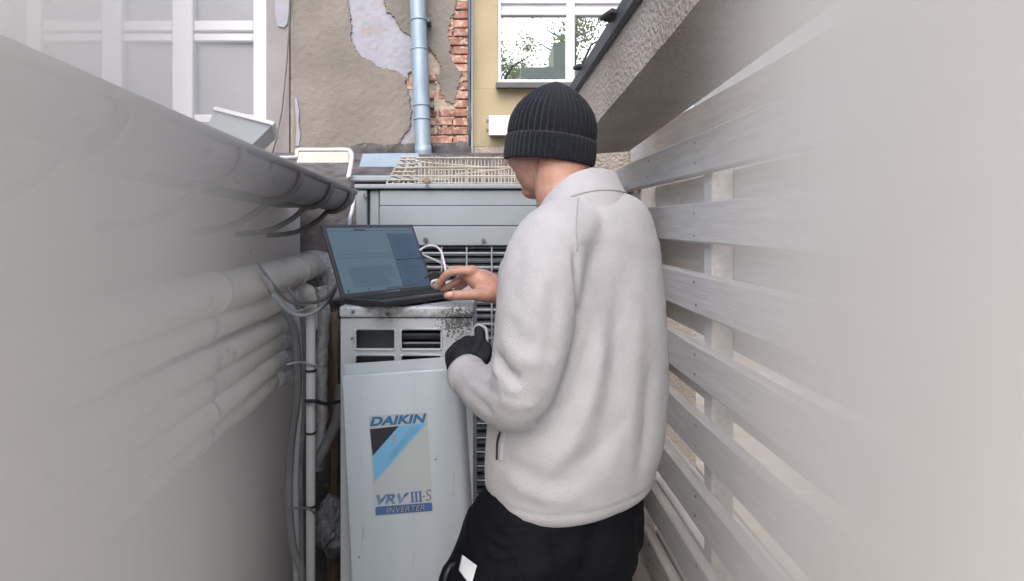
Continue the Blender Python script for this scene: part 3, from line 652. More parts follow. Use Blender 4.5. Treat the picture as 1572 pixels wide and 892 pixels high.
# insulated pipes along the shed wall
IP = [(1.362, .046, 1.92, 0), (1.285, .036, 1.82, 0), (1.205, .030, 1.86, 0), (1.150, .040, 1.86, 0), (1.092, .030, 1.84, 0), (1.038, .036, 1.86, 0), (.87, .04, .7, 1), (.70, .036, .66, 1)]
LB = ['thickest cream insulated pipe, topmost of the bundle on the shed wall', 'cream lagged pipe just under the topmost pipe of the wall bundle', 'slim dusty insulated pipe third from the top of the wall bundle',
      'wrinkled insulated pipe in the middle of the wall bundle', 'thin insulated pipe with taped end near the bottom of the bundle', 'lowest cream pipe of the bundle ending at the grey hoses',
      'short lagged pipe below the bundle, near the camera', 'lowest lagged pipe near the camera on the shed wall']
for i, (z, r, ye, low) in enumerate(IP):
    ip = thing('insulated_pipe', LB[i], 'pipe', (-.63, .8, z), 'insulated pipes along the shed wall')
    ys = [-.5+j*.12 for j in range(int((ye+.5)/.12)+1)]
    pts = [Vector((-.625-.02*(i % 2)+.05*(i < 2)*max(0, y-1)+.008*fnoise((y, i, 0), 2), y, z-.03*(ye-y)*(1 if not low else -.2)+.012*fnoise((y, i, 5), 1.7))) for y in ys]
    obj('lagging', MB().tube(pts, [r*(1+.09*fnoise((y, i, 9), 5)) for y in ys], 16), foam_m, ip, True)
    e = pts[-1]; el = [e+Vector((0, -.01, 0)), e+Vector((.005, .06, .004)), e+Vector((.03, .105, -.01)), e+Vector((.05, .12, -.05)), e+Vector((.055, .125, -.12))]
    if i < 2: obj('elbow', MB().tube([Vector(v) for v in cr(el, 4)], r*1.0, 16), foil_m if i == 0 else foam_m, ip, True)
    else: obj('end_wrap', MB().tube([e+Vector((0, -.03, 0)), e+Vector((.003, .02, -.002)), e+Vector((.012, .05, -.012)), e+Vector((.025, .075, -.03))], [r*1.08, r*1.04, r*.8, r*.5], 14, True), foil_m if i in (3, 4) else foam_m, ip, True)
    for y in ys[3::4]:
        j = ys.index(y); obj('tape_band', MB().tube([pts[j]+Vector((0, -.012, 0)), pts[j]+Vector((0, .012, 0))], r*1.09, 16), hose2_m if i % 2 else foam_m, ip, True)
# vertical conduit, hoses and cables at the end of the passage
cdt = thing('conduit', 'straight pale grey vertical conduit left of the cover panel', 'pipe', (P(477, 0, 1.6).x, 1.6, 0))
x = P(477, 0, 1.6).x
obj('tube', MB().tube([(x, 1.6, 0), (x, 1.6, 1.26)], .0125, 16), conduit_m, cdt, True)
for z in (1.1, .93, .73, .4): obj('cable_tie', MB().tube([(x, 1.6, z), (x, 1.6, z+.006)], .0145, 12), lap_m, cdt, True)
def hose(label, pts, r, m_, cat='hose', name='hose', wob=0):
    q = [P(*a) for a in cr(pts, 6)]
    rs = [r*(1+wob*fnoise((i*.7, r*100, 0), 1)) for i in range(len(q))]
    return tag(obj(name, MB().tube(q, rs, 10), m_, None, True), label, cat)
hose('dark grey hose bowing out furthest from the conduit', [(425, 470, 1.7), (445, 490, 1.68), (455, 530, 1.66), (457, 600, 1.66), (447, 680, 1.66), (443, 760, 1.66), (450, 840, 1.66), (466, 900, 1.66), (470, 1150, 1.66)], .011, hose_m)
hose('pale flat hose hanging between the dark hose and conduit', [(432, 450, 1.72), (452, 485, 1.7), (464, 540, 1.68), (463, 620, 1.68), (455, 720, 1.68), (455, 830, 1.68), (458, 950, 1.68), (458, 1200, 1.68)], .012, hose2_m)
hose('thin dark cable hugging the left of the conduit', [(452, 455, 1.66), (465, 500, 1.66), (468, 600, 1.66), (462, 720, 1.66), (464, 860, 1.66), (466, 1150, 1.66)], .006, hose_m, 'cable', 'power_cable')
hose('crinkled foil wrapped hose right of the pale conduit', [(492, 440, 1.72), (497, 480, 1.72), (493, 560, 1.72), (494, 640, 1.72), (487, 720, 1.72)], .018, foil_m, 'hose', 'foil_hose', .35)
hose('rusty brown pipe standing close to the cover panel', [(513, 480, 1.9), (514, 600, 1.9), (513, 760, 1.9), (513, 1050, 1.9)], .011, rust_m, 'pipe', 'rusty_pipe')
hose('thin rusty rod beside the brown pipe', [(505, 470, 1.95), (506, 640, 1.95), (505, 1000, 1.95)], .006, rust_m, 'rod', 'rod')
hose('grey elbow hose bending behind the cover panel', [(524, 590, 1.75), (518, 640, 1.72), (505, 675, 1.7), (492, 700, 1.68), (487, 712, 1.68)], .016, hose_m)
hose('black strap tied around conduit and foil hose', [(468, 616, 1.585), (485, 616, 1.58), (500, 620, 1.62), (522, 616, 1.7)], .005, lap_m, 'strap', 'strap')
for i, (lb_, pts) in enumerate([('pale cable end sticking up furthest over the pipe bundle', [(386, 385, 1.4), (410, 425, 1.5), (440, 460, 1.6), (468, 470, 1.62)]),
        ('second stray cable crossing the pipe bundle', [(396, 415, 1.42), (420, 450, 1.52), (450, 478, 1.6), (480, 470, 1.62)]),
        ('loose cable loop draped from the pipe elbows', [(410, 440, 1.5), (440, 476, 1.58), (475, 482, 1.6), (505, 462, 1.6), (520, 430, 1.64)]),
        ('grey cable loop hanging lowest over the conduit top', [(418, 452, 1.5), (450, 482, 1.56), (485, 478, 1.58), (512, 446, 1.6), (524, 424, 1.66)]),
        ('short curled cable at the top of the conduit', [(440, 440, 1.6), (460, 462, 1.6), (492, 462, 1.58), (515, 440, 1.6), (518, 424, 1.66)]),
        ('thin cable tied around the middle of the hoses', [(440, 560, 1.62), (458, 556, 1.62), (474, 558, 1.58), (486, 562, 1.6)]),
        ('thin cable tied around the lower hoses', [(438, 782, 1.63), (455, 780, 1.62), (474, 782, 1.57), (486, 790, 1.6)])]):
    hose(lb_, pts, .0045 if i < 5 else .003, hose2_m if i % 2 else hose_m, 'cable', 'loose_cable')
hose('pair of grey cables dropping from the gutter end behind the laptop', [(545, 292, 2.1), (541, 320, 2.05), (536, 345, 2.0), (532, 420, 2.0)], .006, conduit_m, 'cable', 'drop_cable')
# crumpled plastic film stuffed between conduit and panel
fm = MB(); c = P(508, 805, 1.74); fm.ell(c, [(.045, 0, 0), (0, .05, 0), (0, 0, .09)], 28, 22)
for v in fm.v: v += (v-c).normalized()*(.018*fnoise(v, 22)+.012*fnoise(v, 60))
tag(obj('plastic_sheet', fm, film_m, None, False), 'crumpled clear plastic sheet stuffed beside the conduit base', 'plastic sheet')
bk = MB(); bk.box(-1.1, -.43, 2.3, 2.34, 0, 1.62)  # added filler board, its dark colour stands in for the corner's shade
tag(obj('dark_filler_board', bk, tar_m), 'added board darkened for the shaded corner between shed and large unit', 'board')

# ------------------------------------------------------------------ right: double sided white plank fence
XF = .68
fe = thing('plank_fence', 'white painted fence of horizontal planks on both sides of square posts', 'fence', (XF, 1.3, 0))
def plank(y0, y1):
    mb = MB(); n = 16; rr = []
    for i in range(n+1):
        y = y0+(y1-y0)*i/n; w1 = .002*fnoise((y, 1, 0), 2); b = .006
        rr.append([Vector((x+w1, y, z+.0015*fnoise((y, z*9, 3), 4))) for x, z in ((0, -.065+b), (b, -.065), (.04-b, -.065), (.04, -.065+b), (.04, .065-b), (.04-b, .065), (b, .065), (0, .065-b))])
    mb.rings(rr); me = mb.mesh('plank'); me.materials.append(wood_m); return me
pl_a, pl_b, pl_c = plank(.1, 3.14), plank(.1, 2.56), plank(.1, 3.2)
for k in range(8):
    z = 1.73-.228*k; o = link('plank', pl_a if k == 0 else pl_b, None, fe, (XF+R.uniform(-.002, .002), 0, z)); o.rotation_euler = (R.uniform(-.003, .003), 0, 0)
for k in range(-1, 8):
    z = 1.616-.228*k; link('plank', pl_c, None, fe, (XF+.112, 0, z+(.045 if k < 0 else 0)))
for y in (.95, 1.9, 2.75):
    obj('post', MB().bbox(XF+.041, XF+.111, y-.035, y+.035, 0, 1.80, .004), wood_m, fe)
nl = MB().tube([(-.001, 0, 0), (.004, 0, 0)], .004, 8).mesh('nail'); nl.materials.append(screw_m)
for k in range(8):
    for y in (.95, 1.9, 2.45):
        for dz in (-.035, .035): link('nail', nl, None, fe, (XF-.001, y+R.uniform(-.012, .012), 1.73-.228*k+dz+R.uniform(-.006, .006)))

tag(obj('added_pale_wall', MB().box(3.2, 3.5, -3, 9, 0, 4.2), pale_m), 'pale wall added beyond the plank fence to brighten the slit above it', 'wall')  # added wall, keeps the slit under the canopy bright instead of sky blue
# roughcast canopy beam with flashing above the fence
ev = thing('canopy', 'roughcast concrete canopy edge with dark metal flashing above the fence', 'canopy', (.5, 1.6, 1.9))
def ez(y): return 1.865+(2.118-y)*.0515
bmb = MB(); rr = []
n = 40
for i in range(n+1):
    y = -.4+3.2*i/n; ring = []
    for k in range(9): ring.append(Vector((.4+.004*fnoise((y, k*.03, 0), 30), y, ez(y)+(2.085-ez(y))*k/8)))
    ring += [Vector((.685, y, 2.085)), Vector((.685, y, ez(y)+.02))]
    ring += [Vector((.53, y, ez(y)+.004*fnoise((y, 3, 3), 6)+.008))]
    rr.append(ring)
bmb.rings(rr); sharp(obj('beam', bmb, roughcast_m, ev), 50)
obj('flashing', MB().prism([(.38, -.4, 2.075), (.38, -.4, 2.125), (.395, -.4, 2.14), (.70, -.4, 2.16), (.70, -.4, 2.087), (.398, -.4, 2.087), (.396, -.4, 2.07)], (0, 3.24, 0)), flash_m, ev)
for x_, y_, s in ((888, 103, .35), (938, 24, .5)):
    yy_ = .37*900/(x_-745); q = P(x_, y_, yy_)
    obj('broken_tile', MB().bbox(-.04*s, .04*s, -.07*s, .07*s, -.008, .008, .004, Matrix.Translation(q) @ Matrix.Rotation(.3, 4, 'Z') @ Matrix.Rotation(.25*s, 4, 'Y')), roof_m, ev)
obj('pillar', MB().bbox(.48, .9, 3.24, 3.5, 0, 1.99, .01), roughcast_m, ev)

# ------------------------------------------------------------------ person
pe = thing('person', 'man in white fleece, black beanie and black trousers working at the laptop', 'person', (.17, 1.15, 0))
ph = math.radians(35); r3 = Vector((math.cos(ph), math.sin(ph), 0)); f3 = Vector((-math.sin(ph), math.cos(ph), 0)); Z = Vector((0, 0, 1))
YC = 1.15
TR = [  # z, cx, cy, a, b
 (.972, .166, YC, .150, .105), (.980, .166, YC, .168, .122), (.998, .168, YC, .176, .130), (1.03, .172, YC, .184, .138), (1.08, .178, YC, .190, .143), (1.18, .186, YC, .190, .140), (1.30, .190, YC, .186, .134),
 (1.40, .190, YC, .180, .126), (1.455, .189, YC, .170, .116), (1.49, .187, YC, .152, .104), (1.512, .184, YC-.004, .122, .090), (1.53, .180, YC-.008, .088, .074), (1.538, .178, YC-.008, .06, .055)]
def torso(mb, k=1.0, zmin=0, zmax=9, n=48, p=2.3):
    rr = []
    for z, cx, cy, a, b in cr([t for t in TR if zmin <= t[0] <= zmax], 4):
        ring = []
        for i in range(n):
            t = 2*PI*i/n; c_, s_ = math.cos(t), math.sin(t)
            dr = a*k*math.copysign(abs(c_)**(2/p), c_); df = b*k*math.copysign(abs(s_)**(2/p), s_); tz = max(0, min(1, (z-1.41)/.12)); tz = tz*tz*(3-2*tz)
            ring.append(Vector((cx, cy, z+tz*(.28*dr-.32*df)))+r3*dr+f3*df)
        rr.append(ring)
    mb.rings(rr)
LA = [(872, 352, 1.07, .066), (846, 380, 1.03, .073), (828, 440, 1.0, .072), (817, 520, .985, .067), (807, 580, .985, .0625), (795, 612, 1.0, .058), (766, 610, 1.06, .053), (739, 598, 1.13, .048), (722, 582, 1.18, .0425)]
def arm_pts(k=1.0): q = cr(LA, 5); return [P(a, b, c) for a, b, c, d in q], [d*k for a, b, c, d in q]
RA = [Vector((.30, 1.225, 1.455)), Vector((.32, 1.30, 1.40)), Vector((.30, 1.40, 1.31)), Vector((.265, 1.455, 1.275)), Vector((.20, 1.43, 1.285)), Vector((.12, 1.375, 1.33)), Vector((.065, 1.335, 1.347))]
RR = [.066, .068, .062, .058, .052, .046, .040]
def rarm(k=1.0): q = cr([tuple(p)+(r,) for p, r in zip(RA, RR)], 5); return [Vector(a[:3]) for a in q], [a[3]*k for a in q]

# --- skin body (one surface: head, neck, trunk, arms, hands, legs)
bd = MB(); torso(bd, .86, .98, 1.50)
H = Vector((.136, 1.215, 1.682)); pf = math.radians(44); hr = Vector((math.cos(pf), math.sin(pf), 0)); hf = Vector((-math.sin(pf), math.cos(pf), 0))
tl = math.radians(10); hu = (Z*math.cos(tl)+hf*math.sin(tl)).normalized(); hf2 = (hf*math.cos(tl)-Z*math.sin(tl)).normalized()
def hd(x, y, z): return H+hr*x+hf2*y+hu*z
def he(c, rad, **k): bd.ell(hd(*c), [hr*rad[0], hf2*rad[1], hu*rad[2]], 24, 16)
he((0, -.010, .012), (.070, .084, .076)); he((0, .035, -.045), (.060, .060, .072)); he((0, .03, -.075), (.052, .052, .045)); he((0, .062, -.098), (.028, .03, .02))
he((0, .088, -.022), (.010, .016, .028)); he((0, .100, -.036), (.013, .018, .012)); he((.011, .092, -.04), (.008, .01, .008)); he((-.011, .092, -.04), (.008, .01, .008))
he((0, .086, -.066), (.022, .012, .007)); he((0, .084, -.075), (.019, .012, .007)); he((0, .076, .008), (.05, .02, .012))
for s in (-1, 1):
    he((s*.072, -.008, -.022), (.008, .018, .030)); he((s*.04, .06, -.035), (.022, .028, .022))
bd.tube([hd(0, -.03, -.03), Vector((.152, 1.180, 1.585)), Vector((.170, 1.160, 1.49))], [.055, .055, .060], 20, True)
a_, b_ = arm_pts(.62); bd.tube(a_, b_, 16, True)
a_, b_ = rarm(.62); bd.tube(a_, b_, 16, True)
def fing(pts, r, mb=None): q = cr([tuple(p)+(x,) for p, x in zip(pts, r)], 4); (mb or bd).tube([Vector(a[:3]) for a in q], [a[3] for a in q], 12, True)
# bare right hand: wrist, back of hand, fingers reaching for the cable
HY = 1.325
fing([P(800, 452, 1.335), P(772, 452, 1.33), P(752, 442, 1.325)], [.030, .028, .029])
pal = [P(758, 444, 1.325), P(738, 432, 1.325), P(722, 423, 1.33)]
fing(pal, [.027, .027, .019]); fing([P(760, 440, 1.36), P(742, 430, 1.37), P(728, 424, 1.375)], [.025, .026, .02])
fing([P(726, 416, 1.318), P(702, 416, 1.312), P(686, 421, 1.314), P(679, 429, 1.32), P(670, 441, 1.33)], [.0135, .0100, .0096, .0085, .0070])       # index
fing([P(727, 420, 1.345), P(703, 414, 1.35), P(688, 420, 1.35), P(678, 431, 1.348), P(669, 439, 1.345)], [.0135, .0105, .010, .0092, .0075])       # middle
fing([P(729, 425, 1.37), P(712, 424, 1.375), P(700, 433, 1.37), P(689, 440, 1.36), P(678, 444, 1.355)], [.0125, .010, .0095, .0088, .0072])        # ring
fing([P(733, 432, 1.39), P(720, 432, 1.395), P(709, 439, 1.39), P(700, 444, 1.385)], [.0115, .009, .0085, .007])                                   # little
fing([P(748, 452, 1.305), P(728, 452, 1.29), P(708, 453, 1.285), P(695, 453, 1.288), P(686, 454, 1.29)], [.020, .0135, .0115, .0108, .0086])       # thumb
# legs
HIP = Vector((.158, YC, .93))
rl = [HIP+r3*.05, HIP+r3*.045+Vector((0, .0, -.42)), HIP+r3*.04+Vector((.0, -.02, -.84))]
ll = [HIP-r3*.085, Vector((-.10, 1.09, .53)), Vector((-.15, 1.03, .10))]
fing([HIP+Z*.1, HIP-Z*.03], [.095, .095])
for q in (rl, ll): fing(q, [.082, .058, .040])
for q in (rl, ll):                                        # feet inside the boots
    fing([q[2]-Z*.03, q[2]+f3*.1-Z*.05], [.035, .03])
bm_e = remesh(bd, .0036, 4)
body = link('body', bm_e, skin_m, pe)
tn = P(690, 452.5, 1.2775)
nm = MB().ell(tn, [Vector((.0085, 0, .001)), Vector((0, .0028, 0)), Vector((0, 0, .0062))], 16, 10); obj('thumb_nail', nm, nail_m, body, True)
for s in (-1, 1):
    em = MB().ell(hd(s*.031, .072, -.008), [hr*.012, hf2*.012, hu*.010]); obj('eye', em, white_m, body, True)

# --- fleece jacket
jk = MB(); torso(jk, 1.0)
a_, b_ = arm_pts(); jk.tube(a_, b_, 24, True)
a_, b_ = rarm(); jk.tube(a_, b_, 24, True)
jk.ell(Vector((.12, 1.095, 1.45)), [r3*.085, f3*.08, Z*.066]); jk.ell(Vector((.275, 1.20, 1.455)), [r3*.075, f3*.075, Z*.065])
fm_ = remesh(jk, .0062, 14)
def folds(me, creases, nz):
    """press folds into the cloth: each is a line of points carried onto the surface, with a depth and a width"""
    bv = BVHTree.FromPolygons([v.co for v in me.vertices], [tuple(p.vertices) for p in me.polygons]); o = Vector((0, 0, 1.5)); L = []
    for pts, dep, wid in creases:
        q = [];
        for x, y in cr(pts, 26):
            h = bv.ray_cast(o, (P(x, y, 1)-o).normalized())
            if h[0]: q.append(h[0])
        L.append((q, dep, wid))
    nv = [v.normal.copy() for v in me.vertices]
    for v in me.vertices:
        c = v.co.copy(); s = 0
        for q, dep, wid in L:
            best = 1; bi = 0
            for i, p in enumerate(q):
                dd = (p-c).length_squared
                if dd < best: best, bi = dd, i
            d = math.sqrt(best)
            if d < wid*3:
                n_ = len(q); t_ = bi/max(1, n_-1); env = min(1, 4*t_+.15, 4*(1-t_)+.15)
                s -= 1.2*dep*env*math.exp(-(d/wid)**2)
        s += nz(c); v.co = c+nv[v.index]*s
def cloth_noise(c):
    e = 1 if c.z < 1.47 else .4
    a = fnoise((c.x*5+c.z*3, c.y*5, c.z*1.6), 1.4)*.005*e
    b = (1-abs(fnoise((c.x*7-c.z*9, c.y*7, c.z*5+c.x*6), 1.1)))**4*.001*e
    g = -.0035*math.exp(-((c.z-1.004)/.0035)**2)
    hm = max(0, min(1, (c.z-.998)/.03)); return (a+b-.003)*hm+.0006*fnoise(c, 40)*hm+g*.7
CR = [([(884, 385), (889, 430), (886, 490), (874, 560), (858, 622)], .011, .009), ([(900, 420), (904, 480), (900, 540)], -.004, .016),
      ([(757, 546), (772, 570), (798, 588)], .011, .010), ([(752, 560), (768, 592), (800, 606)], -.004, .010), ([(826, 654), (845, 640), (858, 620)], .008, .012),
      ([(908, 470), (896, 560), (866, 640), (812, 700)], .007, .016), ([(926, 500), (914, 590), (880, 680), (822, 740)], -.006, .02),
      ([(955, 420), (948, 540), (930, 660), (890, 740)], .006, .024), ([(985, 470), (978, 580), (965, 690)], -.004, .022), ([(1005, 560), (995, 660), (985, 740)], .005, .02),
      ([(760, 700), (800, 722), (850, 740), (900, 745)], .004, .014), ([(770, 735), (830, 765), (900, 770)], -.004, .014),
      ([(905, 330), (940, 345), (985, 380)], -.003, .03), ([(800, 360), (792, 420), (790, 480)], .003, .02), ([(845, 430), (850, 500), (840, 560)], .005, .016),
      ([(760, 610), (790, 625), (830, 625)], -.003, .012), ([(705, 590), (730, 612), (755, 640)], .003, .01), ([(718, 575), (742, 592), (764, 612)], .003, .01), ([(735, 560), (756, 580), (775, 600)], .003, .009),
      ([(770, 480), (800, 520), (830, 530)], .003, .014), ([(765, 520), (795, 552), (835, 560)], -.003, .012), ([(960, 640), (920, 700), (850, 725)], .003, .016)]
folds(fm_, CR, cloth_noise)
fjk = link('fleece_jacket', fm_, fleece_m, pe)
# seams laid on the cloth
def on_cloth(me, pts, r, name, m_, par, lift=.0):
    bv = BVHTree.FromPolygons([v.co for v in me.vertices], [tuple(p.vertices) for p in me.polygons]); o = Vector((0, 0, 1.5)); q = []
    for x, y in cr(pts, 8):
        h = bv.ray_cast(o, (P(x, y, 1)-o).normalized())
        if h[0]: q.append(h[0]+h[1]*lift)
    if len(q) > 2: return obj(name, MB().tube(q, r, 6), m_, par, True)
on_cloth(fm_, [(887, 306), (885, 330), (884, 356), (886, 384)], .0016, 'raglan_seam', seam_m, fjk)
on_cloth(fm_, [(768, 663), (764, 680), (763, 705)], .0028, 'pocket_zip', lap_m, fjk)
on_cloth(fm_, [(775, 665), (771, 682), (769, 706)], .004, 'pocket_welt', fleece_m, fjk)
# stand-up collar
cl = MB(); rr = []; NC = 56
base_c = Vector((.182, YC+.004, 1.542)); top_c = Vector((.176, YC+.014, 1.577))
def col_ring(t_, rad_k, drop=0):
    c = base_c.lerp(top_c, t_); ring = []
    for i in range(NC):
        a = 2*PI*i/NC; x, y = math.cos(a), math.sin(a)
        ra, rb_ = .094*rad_k, .081*rad_k
        t1 = max(-.3, min(1, t_)); dd = .5*x-.87*y; zt_ = (.042+.020*t1)*dd-(.020+.015*t1)*dd*dd
        ring.append(c+r3*x*ra+f3*y*rb_+Z*(zt_+.0016*math.sin(a*3+1)))
    return ring
for t_, k_ in ((-1.3, 1.06), (-.7, 1.07), (-.25, 1.075), (0, 1.06), (.3, 1.02), (.7, .97), (.92, .95), (1.0, .935), (1.01, .91), (.95, .885), (.6, .90), (0, .93), (-.7, .95)): rr.append(col_ring(t_, k_))
cl.rings(rr, close=False); co = obj('collar', cl, fleece_m, fjk, True)
sm = MB(); sm.tube(col_ring(.0, 1.062)+[col_ring(.0, 1.062)[0]], .0018, 6); obj('collar_seam', sm, seam_m, co, True)
# cuff of the near sleeve
q = [P(722, 582, 1.18), P(716, 574, 1.197), P(712, 569, 1.207)]
obj('cuff', MB().tube(q, [.0425, .042, .039], 24), fleece_m, fjk, True)

# --- beanie
bn_ = MB(); rr = []; NB = 264; RIB = 44
be_up = (Z*math.cos(math.radians(9))+(-hf)*0).normalized()
tlt = math.radians(9); bu = (Z*math.cos(tlt)-hf*math.sin(tlt)*0.6+Vector((.04, 0, 0))).normalized()
br = (hr-bu*hr.dot(bu)).normalized(); bf = bu.cross(br).normalized()
if bf.dot(hf) < 0: bf = -bf
BC = Vector((.1305, 1.212, 1.633))
def bring(a, b, h, amp, rib=RIB, phs=0, sh=(0, 0)):
    ring = []
    for i in range(NB):
        t_ = 2*PI*i/NB; k_ = 1+amp*(abs(math.cos(t_*rib/2+phs))*1.0-.6)
        k_ *= 1+.010*fnoise((math.cos(t_)*4, math.sin(t_)*4, h*26), 1)+.008*fnoise((t_*9, h*140, 2), 1)
        ring.append(BC+br*(a*k_*math.cos(t_)+sh[0])+bf*(b*k_*math.sin(t_)+sh[1])+bu*(h+.0025*math.sin(t_*2+.5)))
    return ring
A0, B0 = .0862, .097
for h, s, am in ((.0, .965, .0), (-.003, .985, .04), (.0, 1.005, .06), (.008, 1.012, .07), (.02, 1.012, .07), (.034, 1.008, .07), (.045, 1.0, .06), (.049, .985, .04), (.047, .965, .02)):
    rr.append(bring(A0*s, B0*s, h, am*.55, RIB+8, .5))
for h, s in ((.044, .945), (.056, .965), (.07, .962), (.085, .935), (.10, .88), (.112, .80), (.124, .70), (.135, .58), (.144, .455), (.151, .325), (.156, .18), (.1582, .06), (.1586, .01)):
    rr.append(bring(A0*s, B0*s, h, .07 if s > .4 else .07*s/.4))
bn_.rings(rr); obj('beanie', bn_, knit_m, pe, True)

# --- glove on the near hand, gripping the panel's top corner
gv = MB()
def gf(pts, r): fing(pts, r, gv)
gf([P(728, 590, 1.165), P(720, 574, 1.195), P(714, 556, 1.225)], [.033, .034, .036])
gf([P(706, 562, 1.23), P(701, 547, 1.25), P(704, 537, 1.262)], [.029, .026, .019]); gf([P(722, 560, 1.22), P(719, 545, 1.24), P(720, 531, 1.255)], [.031, .027, .018])
for a, b, dy in ((698, 541, 0), (708, 531, .003), (718, 525, .006), (727, 525, .008)):
    gf([P(a, b, 1.258+dy), P(a-3, b, 1.292+dy), P(a-4, b+12, 1.322+dy), P(a-3, b+30, 1.335+dy)], [.0140, .0125, .0120, .011])
gf([P(722, 552, 1.215), P(733, 534, 1.225), P(737, 519, 1.24), P(735, 507, 1.255)], [.016, .0135, .0125, .0105])      # forefinger held up
gf([P(735, 560, 1.21), P(746, 545, 1.215), P(747, 534, 1.225), P(743, 528, 1.24)], [.016, .0125, .0115, .010])       # thumb
gm = remesh(gv, .003, 4)
for v in gm.vertices:
    v.co += v.normal*(.0012*fnoise(v.co, 60)+.0009*fnoise(v.co, 150))
gl_o = link('glove', gm, glove_m, pe)
gc = [P(724, 584, 1.178), P(719, 573, 1.198), P(717, 567, 1.207)]
obj('glove_cuff', MB().tube(gc, [.0385, .0375, .036], 20), glove_m, gl_o, True)
hose('white cable end poking up behind the gloved hand', [(748, 530, 1.33), (747, 508, 1.335), (741, 501, 1.34), (729, 502, 1.35), (726, 520, 1.36)], .0034, white_m, 'cable', 'cable_end')

# --- trousers
tr = MB()
rrt = []
for z, a, b in ((1.04, .160, .112), (.99, .168, .118), (.94, .170, .124), (.88, .158, .124), (.82, .130, .11)):
    rrt.append([Vector((.162, YC, z))+r3*a*math.cos(2*PI*i/40)+f3*b*math.sin(2*PI*i/40) for i in range(40)])
tr.rings(rrt)
def leg(pts, r): q = cr([tuple(p)+(x,) for p, x in zip(pts, r)], 6); tr.tube([Vector(a[:3]) for a in q], [a[3] for a in q], 24, True)
leg([rl[0], rl[0].lerp(rl[1], .4), rl[1], rl[1].lerp(rl[2], .5), rl[2]], [.108, .098, .082, .074, .072])
leg([ll[0]+Z*.0, ll[0].lerp(ll[1], .25)+Vector((-.012, -.01, 0)), ll[0].lerp(ll[1], .6), ll[1], ll[1].lerp(ll[2], .5), ll[2]], [.114, .108, .099, .086, .076, .074])
tm_ = remesh(tr, .007, 6)
TC = [([(770, 800), (790, 806), (812, 800)], .004, .007), ([(760, 818), (785, 826), (808, 818)], .004, .007), ([(752, 838), (776, 846), (800, 836)], .004, .007), ([(745, 856), (768, 866), (792, 858)], .004, .007),
      ([(765, 808), (788, 815), (812, 809)], -.003, .006), ([(756, 828), (780, 836), (804, 827)], -.003, .006), ([(748, 847), (772, 856), (796, 847)], -.003, .006),
      ([(830, 850), (880, 830), (930, 800)], .006, .02), ([(800, 885), (850, 870), (900, 850)], -.004, .02), ([(890, 880), (910, 840), (925, 812)], .006, .02)]
folds(tm_, TC, lambda c: .009*fnoise((c.x, c.y, c.z*.8+c.x*.6), 11)+.007*(1-abs(fnoise((c.x*1.2+c.z*.4, c.y, c.z), 14)))**3-.002)
tro = link('trousers', tm_, trouser_m, pe)
bvt = BVHTree.FromPolygons([v.co for v in tm_.vertices], [tuple(p.vertices) for p in tm_.polygons])
def patch(name, pts, m_, par, th=.003, sub=10):
    """a cloth patch wrapped on the trousers"""
    o = Vector((0, 0, 1.5)); g = []
    for i in range(sub+1):
        u = i/sub
        for j in range(sub+1):
            v = j/sub; x = (pts[0][0]*(1-u)+pts[1][0]*u)*(1-v)+(pts[3][0]*(1-u)+pts[2][0]*u)*v; y = (pts[0][1]*(1-u)+pts[1][1]*u)*(1-v)+(pts[3][1]*(1-u)+pts[2][1]*u)*v
            h = bvt.ray_cast(o, (P(x, y, 1)-o).normalized()); g.append(h[0]+h[1]*th if h[0] else None)
    mb = MB(); ids = {}
    for i, q in enumerate(g):
        if q: ids[i] = len(mb.v); mb.v.append(q)
    for i in range(sub):
        for j in range(sub):
            c4 = [i*(sub+1)+j, (i+1)*(sub+1)+j, (i+1)*(sub+1)+j+1, i*(sub+1)+j+1]
            if all(c in ids for c in c4): mb.f.append(tuple(ids[c] for c in c4))
    o_ = obj(name, mb, m_, par, True); s_ = o_.modifiers.new('thickness', 'SOLIDIFY'); s_.thickness = -.002; return o_
patch('reflective_patch', [(711, 852), (733, 868), (724, 900), (706, 876)], reflect_m, tro)
obj('knee_strap', MB().tube([P(*a) for a in cr([(705, 866, 1.06), (694, 868, 1.05), (686, 880, 1.04), (682, 900, 1.04), (690, 930, 1.05)], 4)], .004, 6), lap_m, tro, True)
for q in (rl, ll):
    bt = MB(); e = q[2]
    fz = lambda v, z: Vector((v.x, v.y, z))
    ct = remesh(MB().tube([fz(e, .16), fz(e, .06)], [.056, .058], 20, True).tube([fz(e-f3*.02, .05), fz(e+f3*.07, .05), fz(e+f3*.17, .042)], [.048, .050, .040], 20, True), .006, 4)
    for v in ct.vertices: v.co.z = max(v.co.z, .002)
    link('boot', ct, boot_m, pe)

